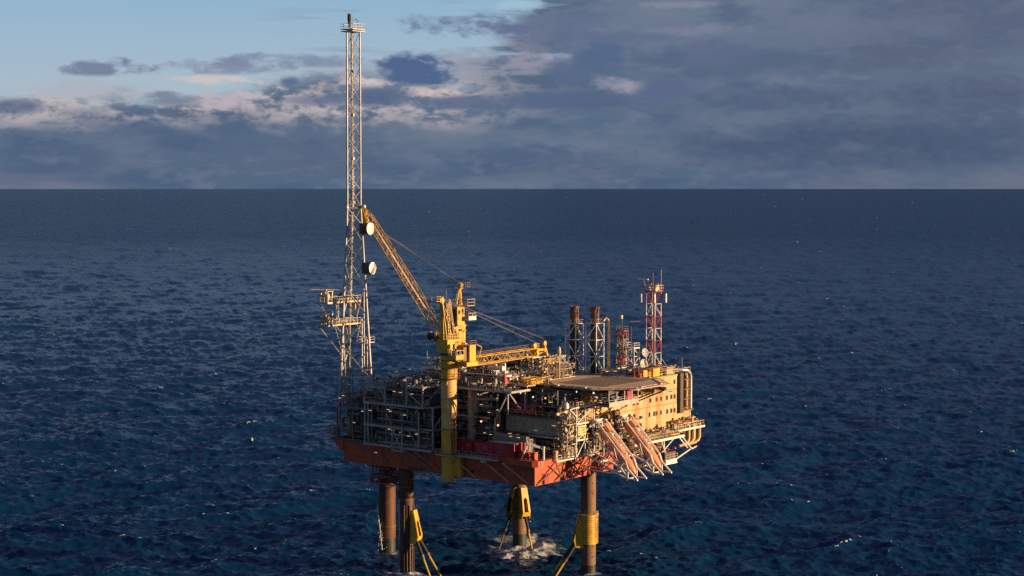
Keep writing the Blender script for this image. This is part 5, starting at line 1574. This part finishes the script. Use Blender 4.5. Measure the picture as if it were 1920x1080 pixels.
# top platform
tc0 = (chord(A_, 117.2) + chord(B_, 117.2) + chord(C_, 117.2)) / 3
x, y = tc0.x, tc0.y
tp = MB().box(x - 1.95, x + 2.05, y - 1.8, y + 1.9, 117.2, 117.35).box(x - 1.9, x + 2.0, y - 1.75, y + 1.85, 117.65, 117.8).build('top_platform', M['mast'], tm)
MB().rail([(x - 1.9, y - 1.75, 117.8), (x + 2.0, y - 1.75, 117.8), (x + 2.0, y + 1.85, 117.8), (x - 1.9, y + 1.85, 117.8)], closed=True, step=1.1).build('handrail', M['mast'], tm)
MB().lathe([(.3, 0), (.34, .2), (.34, 1.6), (.42, 1.7), (.42, 2.8), (.3, 3.1)], (x - .6, y + .5, 118.1), 12).build('flare_tip', M['soot'], tm, True)
MB().tube((x + .9, y - .7, 117.8), (x + .9, y - .7, 119.9), .07).build('lamp_post', M['mid'], tm)
MB().box(x + .3, x + 1.2, y - .9, y - .4, 119.8, 120.0).build('lamp_head', M['mid'], tm)
MB().tube((x, y, 117.8), (x, y, 120.6), .04).build('whip_aerial', M['mid'], tm)
# drum dishes
for i, (z,) in enumerate(((73.7,), (65.0,))):
    c_ = chord(C_, z)
    ax = Vector((.15, -.99, 0))
    o_ = c_ + Vector((.05, -.5, 0))
    dd = MB().lathe([(1.15, 0.1), (1.30, .3), (1.30, 1.55)], o_, 24, ax).build('dish_drum', M['dark'], tm, True)
    MB().lathe([(1.38, 1.55), (1.40, 1.65), (1.38, 1.75), (1.0, 1.82), (.02, 1.86)], o_, 24, ax).build('radome_face', M['white'], dd, True)
    MB().box(c_.x - .4, c_.x + .4, c_.y - .4, c_.y + .4, z - 1.2, z + 1.2).build('bracket', M['dark'], tm)
# radar platforms: long narrow decks reaching out to the left
for i, z in enumerate((57.4, 52.4)):
    t0 = chord(A_, z)
    MB().box(-2.6, 7.6, 55.0, 57.0, z, z + .35).build('radar_deck', M['cream'], tm)
    MB().box(-3.2, -.6, 54.8, 58.2, z - .05, z + .35).build('radar_deck', M['mast'], tm)
    MB().rail([(-.6, 55, z + .35), (7.5, 55, z + .35)], step=1.1).rail([(-.6, 57, z + .35), (7.5, 57, z + .35)], step=1.1).rail([(-3.1, 58.1, z + .35), (-3.1, 54.9, z + .35), (-.6, 54.9, z + .35)], step=1).build('handrail', M['mast'], tm)
    g_ = MB()
    for a_ in (-2.6, -1.2):
        for b_ in (55.4, 57.4):
            g_.box(a_ - .12, a_ + .12, b_ - .12, b_ + .12, z + .35, z + 2.7)
    g_.box(-2.8, -1.0, 55.2, 57.6, z + 2.6, z + 2.75)
    g_.box(-2.3, -1.5, 55.8, 57.0, z + .8, z + 2.0)
    g_.build('radar_housing', M['cream'], tm)
    if i == 0: MB().bar((-4.4, 58.8, z + 3.1), (.6, 55.0, z + 2.95), .35, .16).tube((-1.9, 56.6, z + 2.7), (-1.9, 56.6, z + 3.1), .2).build('radar_scanner', M['mast'], tm)
    else: MB().tube((-2.6, 57.5, z + 2.7), (-2.6, 57.5, z + 3.6), .06).tube((-1.2, 55.4, z + 2.7), (-1.2, 55.4, z + 3.4), .06).build('aerial', M['mast'], tm)
    clutter(tm, -.4, 5, 55.2, 56.8, z + .35, z + 1.4, 2, 16, [M['mast'], M['brownpipe'], M['dark']], 120 + i, (.06, .1))
    for p, q in (((-3.0, 57.8, z), (3.2, 57.2, z - 6.6)), ((-.8, 55.0, z), (3.0, 56.4, z - 6.6)), ((7.5, 55.2, z - .1), (6.6, 55.6, z - 4))):
        brace(p, q, .10)
MB().ladder((.9, 55.8, 52.7), (.9, 55.8, 57.4), (1, 0, 0), .6, .05).build('ladder', M['mast'], tm)
MB().lathe([(.1, 0), (.25, .3), (.25, 1.0), (.1, 1.3)], (5.4, 54.8, 55.7), 8).build('yellow_lamp', M['yellow'], tm, True)
# pipes and a small landing inside the mast base
for x_, y_, zb, zt in ((8.5, 55.0, 41, 60.2), (7.2, 54.4, 41, 53.6), (8.0, 53.6, 41, 49)):
    MB().tube((x_, y_, zb), (x_, y_, zt), .14, n=7).build('stand_pipe', M['mast'], tm, True)
MB().box(6.4, 9.4, 52.6, 55.2, 48.2, 48.4).rail([(6.4, 52.6, 48.4), (9.4, 52.6, 48.4), (9.4, 55.2, 48.4), (6.4, 55.2, 48.4)], closed=True).build('landing', M['mast'], tm)
MB().box(5.6, 9.4, 52.6, 56.2, 41.0, 41.2).rail([(5.6, 52.6, 41.2), (9.4, 52.6, 41.2), (9.4, 56.2, 41.2)]).build('landing', M['mid'], tm)
for x_, y_ in ((5.8, 56), (9.2, 52.8), (5.8, 52.8), (9.2, 56)):
    MB().tube((x_, y_, 34.6), (x_, y_, 41), .12, n=6).build('stand_pipe', M['mid'], tm, True)

# ------------------------------------------------------------------ crane pedestal column
cc = thing('crane_column', 'thick crane pedestal column with yellow ends and a cream middle, on the left side', 'crane pedestal', (-1.2, 21.7, 21.6))
cx, cy = -1.2, 21.7
MB().lathe([(1.62, 21.7), (1.62, 32.6)], (cx, cy, 0), 36).build('lower_shaft', M['yellow'], cc, True)
MB().lathe([(1.62, 32.602), (1.62, 42.8)], (cx, cy, 0), 36).build('middle_shaft', M['tan'], cc, True)
MB().lathe([(1.62, 42.802), (1.62, 46.2), (1.78, 46.5), (1.78, 48.0)], (cx, cy, 0), 36).build('upper_shaft', M['yellow'], cc, True)
for z, r in ((32.5, 1.66), (27.4, 1.7), (43.0, 1.95), (45.2, 1.72), (46.9, 1.95)):
    MB().lathe([(1.6, z), (r, z + .01), (r, z + .14), (1.6, z + .16)], (cx, cy, 0), 36).build('ring', M['dark'], cc, True)
MB().lathe([(1.7, 43.1), (2.4, 43.12), (2.4, 43.22), (1.7, 43.24)], (cx, cy, 0), 28).build('gallery', M['dark'], cc, True)
MB().rail([(cx + 2.35 * math.cos(a), cy + 2.35 * math.sin(a), 43.2) for a in [k * math.pi / 6 for k in range(12)]], closed=True, step=1.2).build('handrail', M['brownpipe'], cc)
MB().box(-1.4, -.05, 18.6, 20.6, 22.8, 27.0).build('mounting_box', M['yellow'], cc, bevel=.1)
q = Vector((math.cos(math.radians(240)), math.sin(math.radians(240)), 0))
MB().ladder((cx - .6, cy - 1.75, 27.4), (cx - .6, cy - 1.75, 36.2), (1, 0, 0), .6, .05).build('ladder', M['brownpipe'], cc)
MB().ladder((cx + .2, cy - 1.8, 43.2), (cx + .2, cy - 1.8, 47.4), (1, 0, 0), .6, .05).build('ladder', M['cream'], cc)
MB().rail([(-3.2, 23.8, 27.3), (-3.2, 19.6, 27.3), (-1.6, 19.6, 27.3)]).box(-3.3, -1.0, 19.5, 23.9, 27.15, 27.3).build('base_gallery', M['cream'], cc)
MB().tube((cx - .9, cy - 1.5, 27.4), (cx - .9, cy - 1.5, 32.0), .12).build('pipe', M['brownpipe'], cc, True)
MB().lathe([(.3, 0), (.02, .8)], (cx - 1.5, cy - .65, 42.6), 6, (0, 0, -1)).build('stain_drip', M['cream'], cc)

# ------------------------------------------------------------------ crane on that column (boom lowered to the right)
k2 = thing('pedestal_crane', 'yellow crane on the thick column with its lattice boom laid level to the right', 'crane', (cx, cy, 48))
MB().lathe([(1.9, 48.0), (1.9, 48.6)], (cx, cy, 0), 32).build('slew_ring', M['dark'], k2, True)
MB().box(-3.4, 1.3, 20.2, 23.2, 48.6, 51.4).build('machinery_house', M['yellow'], k2, bevel=.08)
MB().box(-3.46, -3.4, 20.5, 22.9, 49.0, 51.0).build('side_panel', M['yellow'], k2)
MB().box(-2.6, -1.6, 20.12, 20.2, 48.9, 50.9).build('door', M['yellow'], k2)
MB().rail([(-3.4, 23.2, 51.4), (-3.4, 20.2, 51.4), (1.3, 20.2, 51.4)], r=.04).build('handrail', M['yellow'], k2)
MB().lathe([(1.0, -.9), (1.0, -.7), (.7, -.68), (.7, .68), (1.0, .7), (1.0, .9)], (-3.2, 24.2, 52.0), 16, (0, 1, 0)).build('winch_drum', M['dark'], k2, True)
MB().lathe([(.5, -.4), (.5, .4)], (-2.6, 22.6, 51.9), 12, (0, 1, 0)).build('motor', M['yellow'], k2, True)
# A-frame: a stout post and two back stays
ft = Vector((-4.2, 21.2, 59.4))
for p, q, r in (((-3.2, 21.6, 51.4), ft, .33), ((-3.2, 20.6, 51.4), ft + Vector((0, -.3, 0)), .2), ((.9, 20.6, 51.4), ft, .15), ((1.0, 22.6, 51.4), ft, .15)):
    MB().tube(p, q, r, r * .85, 10).build('gantry_leg', M['yellow'], k2, True)
MB().lathe([(.62, -.35), (.7, -.3), (.7, .3), (.62, .35)], ft + Vector((0, 0, .2)), 16, (0, 1, 0)).build('sheave', M['yellow'], k2, True)
MB().box(ft.x - .35, ft.x + .35, ft.y - .5, ft.y + .5, 59.0, 60.3).build('gantry_head', M['yellow'], k2, bevel=.06)
MB().box(ft.x - 1.6, ft.x - .3, ft.y - .2, ft.y + 1.2, 59.4, 59.5).rail([(ft.x - .3, ft.y - .2, 59.5), (ft.x - 1.6, ft.y - .2, 59.5), (ft.x - 1.6, ft.y + 1.2, 59.5)], h=.9).build('head_platform', M['yellow'], k2)
MB().tube(ft + Vector((.5, -1, .4)), ft + Vector((.5, -1, 2.4)), .04).build('whip_aerial', M['steel'], k2)
MB().ladder((-2.4, 20.4, 51.4), (-2.9, 20.6, 59.0), (1, 0, 0), .55, .06).ladder((-.9, 20.3, 51.4), (-2.4, 20.5, 59.8), (1, 0, 0), .4, .05).build('ladder', M['cream'], k2)
# operator's cab and work basket
MB().box(-3.3, -.8, 18.0, 20.0, 47.2, 47.4).build('basket', M['yellow'], k2)
MB().box(-3.3, -.8, 18.0, 18.1, 47.2, 48.2).box(-3.3, -3.2, 18.0, 20.0, 47.2, 48.2).build('basket_wall', M['yellow'], k2)
MB().rail([(-3.3, 20, 47.4), (-3.3, 18, 47.4), (-.8, 18, 47.4)], h=1.8, r=.05).build('basket_rail', M['cream'], k2)
clutter(k2, -3.1, -.9, 18.2, 20, 47.4, 49.6, 4, 40, [M['cream'], M['yellow'], M['steel'], M['white'], M['dark']], 131, (.06, .1))
cb_ = MB().box(.4, 2.4, 17.4, 19.5, 46.7, 50.2).build('cab', M['yellow'], k2, bevel=.08)
MB().box(.34, .4, 17.8, 19.0, 48.6, 50.0).build('window', M['glass'], cb_)
MB().box(-.9, .4, 18.0, 19.8, 46.9, 49.8).build('cab_side', M['brownpipe'], k2)
MB().box(-.98, -.9, 18.1, 19.7, 47.0, 47.9).build('white_panel', M['white'], k2)
MB().rail([(.4, 19.5, 50.2), (.4, 17.4, 50.2), (2.4, 17.4, 50.2)], h=.9, r=.05).build('cab_rail', M['brownpipe'], k2)
MB().box(-1.0, 2.6, 17.0, 20.0, 45.8, 46.7).build('boom_foot_beam', M['yellow'], k2, bevel=.1)
MB().tube((2.6, 17.4, 50.2), (3.7, 16.9, 49.6), .1).tube((3.7, 16.9, 49.6), (3.2, 17.6, 46.6), .1).build('strut', M['yellow'], k2, True)
BF, BT = Vector((2.2, 18.6, 46.6)), Vector((30.6, 21.4, 46.6))
truss(k2, M['yellow'], BF, BF.lerp(BT, .88), 1.9, 1.7, 1.9, 1.7, 12, .09, .05, (0, 0, 1), ('boom_chord', 'boom_brace'))
# boom walkway and rails
m = MB()
dv_ = (BT - BF).normalized(); sd_ = Vector((-dv_.y, dv_.x, 0))
m.bar(BF + Vector((.5, .3, -.8)), BF.lerp(BT, .86) + Vector((0, .3, -.8)), .5, .06)
m.build('boom_walkway', M['cream'], k2)
MB().rail([BF + sd_ * .9 + Vector((1, 0, .95)), BF.lerp(BT, .86) + sd_ * .9 + Vector((0, 0, .95))], h=.7, step=2, r=.035).build('boom_rail', M['brownpipe'], k2)
tip = BF.lerp(BT, .88)
m = MB()
m.bar(tip - dv_ * .5, tip + dv_ * .4, 1.9, 1.5)
m.bar(tip + Vector((0, 0, .5)) + sd_ * .7, BT + dv_ * .6 + sd_ * .5 + Vector((0, 0, .3)), .3, .5)
m.bar(tip + Vector((0, 0, .5)) - sd_ * .7, BT + dv_ * .6 - sd_ * .5 + Vector((0, 0, .3)), .3, .5)
m.bar(tip + Vector((0, 0, -.7)), BT + Vector((0, 0, -.1)), .9, .25)
m.bar(BT - dv_ * .3 - sd_ * .8 + Vector((0, 0, .2)), BT - dv_ * .3 + sd_ * .8 + Vector((0, 0, .2)), .6, .9)
m.build('boom_tip', M['yellow'], k2, bevel=.1)
for t_, h_ in ((-.2, 1.4), (4.0, 1.6)):
    c_ = tip + dv_ * t_ + Vector((0, 0, h_))
    MB().lathe([(.5, -.3), (.62, -.25), (.62, .25), (.5, .3)], c_, 14, (-dv_.y, dv_.x, 0)).bar(c_ - Vector((0, 0, 1.3)), c_, .4, .6).build('tip_sheave', M['yellow'], k2, True)
MB().rail([tip + sd_ * .8 + Vector((0, 0, .6)), BT + sd_ * .8 + Vector((0, 0, .6))], h=1.0, step=.8, r=.06).build('tip_rail', M['yellow'], k2)
MB().tube(BT + Vector((.8, 0, .6)), BT + Vector((1.6, 0, -1.6)), .35, .25).build('jib_nose', M['yellow'], k2, True)
hk = MB().lathe([(.15, .8), (.45, .5), (.45, -.2), (.2, -.6)], BT + Vector((1.7, 0, -2.3)), 10).build('hook_block', M['yellow'], k2, True)
for e in (-.5, -.2, .25, .55):
    MB().tube(ft + Vector((.2, e * .7, .5 + e * .3)), tip + dv_ * (.6 + 4 * (e > 0)) + Vector((0, e * 1.3, 2.2 + e)), .03, n=5).build('rope', M['mid'], k2)

# ------------------------------------------------------------------ second crane behind (boom raised to the left)
k1 = thing('pedestal_crane', 'yellow crane behind the thick column with its long lattice boom raised towards the tall mast', 'crane', (8.6, 28.6, 41))
MB().lathe([(1.1, 40.6), (1.1, 47.2), (1.3, 47.8)], (8.6, 28.4, 0), 24).build('pedestal', M['yellow'], k1, True)
hx, hy = 9.3, 28.6
MB().box(hx - 1.5, hx + 1.6, hy - 1.3, hy + 1.5, 47.8, 53.6).build('tower_house', M['yellow'], k1, bevel=.1)
MB().box(hx - 1.8, hx + 1.3, hy - 1.9, hy + .6, 53.2, 53.3).build('floor', M['cream'], k1)
cab = MB().box(hx - 1.6, hx + .8, hy - 1.7, hy + .4, 53.3, 57.4).build('cab', M['yellow'], k1, bevel=.08)
for x_, z_ in ((hx - 1.0, 56.2), (hx + .1, 56.4)):
    MB().box(x_ - .3, x_ + .3, hy - 1.76, hy - 1.7, z_ - .4, z_ + .4).build('window', M['glass'], cab)
MB().box(hx - 1.66, hx - 1.6, hy - 1.2, hy - .2, 54, 56.8).build('side_window', M['glass'], cab)
for z_, xa in ((54.6, hx + .6), (57.6, hx + .2)):
    MB().box(xa, xa + 2.4, hy - 3.0, hy - .9, z_ - .15, z_).build('balcony', M['yellow'], k1)
    MB().rail([(xa, hy - 3.0, z_), (xa + 2.4, hy - 3.0, z_), (xa + 2.4, hy - .9, z_)], r=.05, h=1.3).rail([(xa, hy - 3, z_), (xa, hy - .9, z_)], r=.05, h=1.3).build('balcony_rail', M['cream'], k1)
MB().box(hx + .5, hx + 3.0, hy - 3.1, hy - 3.0, 54.4, 55.2).build('white_panel', M['white'], k1)
mt = Vector((11.8, 29.7, 61.6))
for p, r in (((10.6, 27.9, 53.6), .30), ((8.6, 28.8, 53.6), .16), ((10.2, 30.2, 53.6), .22), ((9.2, 27.6, 57.4), .12)):
    MB().tube(p, mt, r, r * .8, 9).build('gantry_leg', M['yellow'], k1, True)
MB().lathe([(.7, -.4), (.75, -.3), (.75, .3), (.7, .4)], mt, 16, (.8, .6, 0)).build('sheave', M['cream'], k1, True)
MB().box(mt.x - .4, mt.x + .4, mt.y - .6, mt.y + .4, mt.z - .6, mt.z + .5).build('gantry_head', M['yellow'], k1, bevel=.06)
MB().box(mt.x + .2, mt.x + 1.4, mt.y - 1.8, mt.y - .4, mt.z - .2, mt.z - .1).rail([(mt.x + .3, mt.y - 1.8, mt.z - .1), (mt.x + 1.4, mt.y - 1.8, mt.z - .1), (mt.x + 1.4, mt.y - .4, mt.z - .1)], h=.9).build('head_platform', M['brownpipe'], k1)
MB().lathe([(.5, -.6), (.5, .6)], (8.0, 29.4, 57.0), 12, (1, 0, 0)).box(7.2, 8.8, 29, 29.8, 56.2, 56.6).build('winch', M['yellow'], k1, True)
MB().lathe([(.5, -.6), (.5, .6)], (7.6, 29.6, 52.4), 12, (1, 0, 0)).build('winch', M['yellow'], k1, True)
clutter(k1, 7.2, 10.4, 26.6, 28.2, 48.5, 53, 5, 50, [M['yellow'], M['cream'], M['brownpipe'], M['steel']], 133, (.06, .12))
BF1, BT1 = Vector((6.9, 30.0, 50.6)), Vector((12.2, 58.0, 77.4))
d1 = (BT1 - BF1).normalized()
u1 = Vector((-.55, -.83, 0)).cross(d1); u1 = u1.normalized()
w1_ = d1.cross(u1).normalized()
P1, P2_ = BF1.lerp(BT1, .10), BF1.lerp(BT1, .93)
truss(k1, M['yellow'], BF1, P1, 1.0, .5, 2.2, 1.9, 2, .08, .05, u1, ('boom_chord', 'boom_brace'))
truss(k1, M['yellow'], P1, P2_, 2.2, 1.9, 1.9, 1.7, 13, .085, .05, u1, ('boom_chord', 'boom_brace'))
truss(k1, M['yellow'], P2_, BT1 + d1 * 1.0, 1.9, 1.7, .8, .6, 3, .08, .05, u1, ('boom_chord', 'boom_brace'))
MB().bar(BF1.lerp(BT1, .05), BF1.lerp(BT1, .9), .45, .08).build('boom_walkway', M['cream'], k1)
for t_ in (.94, 1.0):
    c_ = BF1.lerp(BT1, t_) + u1 * (1.0 if t_ < 1 else .3)
    if c_.z < 0: pass
    MB().lathe([(.7, -.4), (.8, -.3), (.8, .3), (.7, .4)], c_, 14, w1_).build('tip_sheave', M['yellow'], k1, True)
MB().bar(BT1 + d1 * 1.0, BT1 + d1 * 2.4 + Vector((-1.8, 2.6, .6)), .35, .35).build('fly_jib', M['yellow'], k1)
for e in (-.6, -.25, .2, .55):
    MB().tube(mt + Vector((0, e * .4, .5)), P2_ + w1_ * e + u1 * 1.0, .04, n=5).build('rope', M['cable'], k1)
MB().tube(mt + Vector((0, 0, -.2)), (8.0, 29.4, 57.2), .035, n=5).tube(mt + Vector((-.3, 0, -.2)), (7.6, 29.6, 52.6), .035, n=5).tube(mt + Vector((-.5, 0, -.2)), (8.4, 28.8, 53.6), .035, n=5).build('rope', M['cable'], k1)
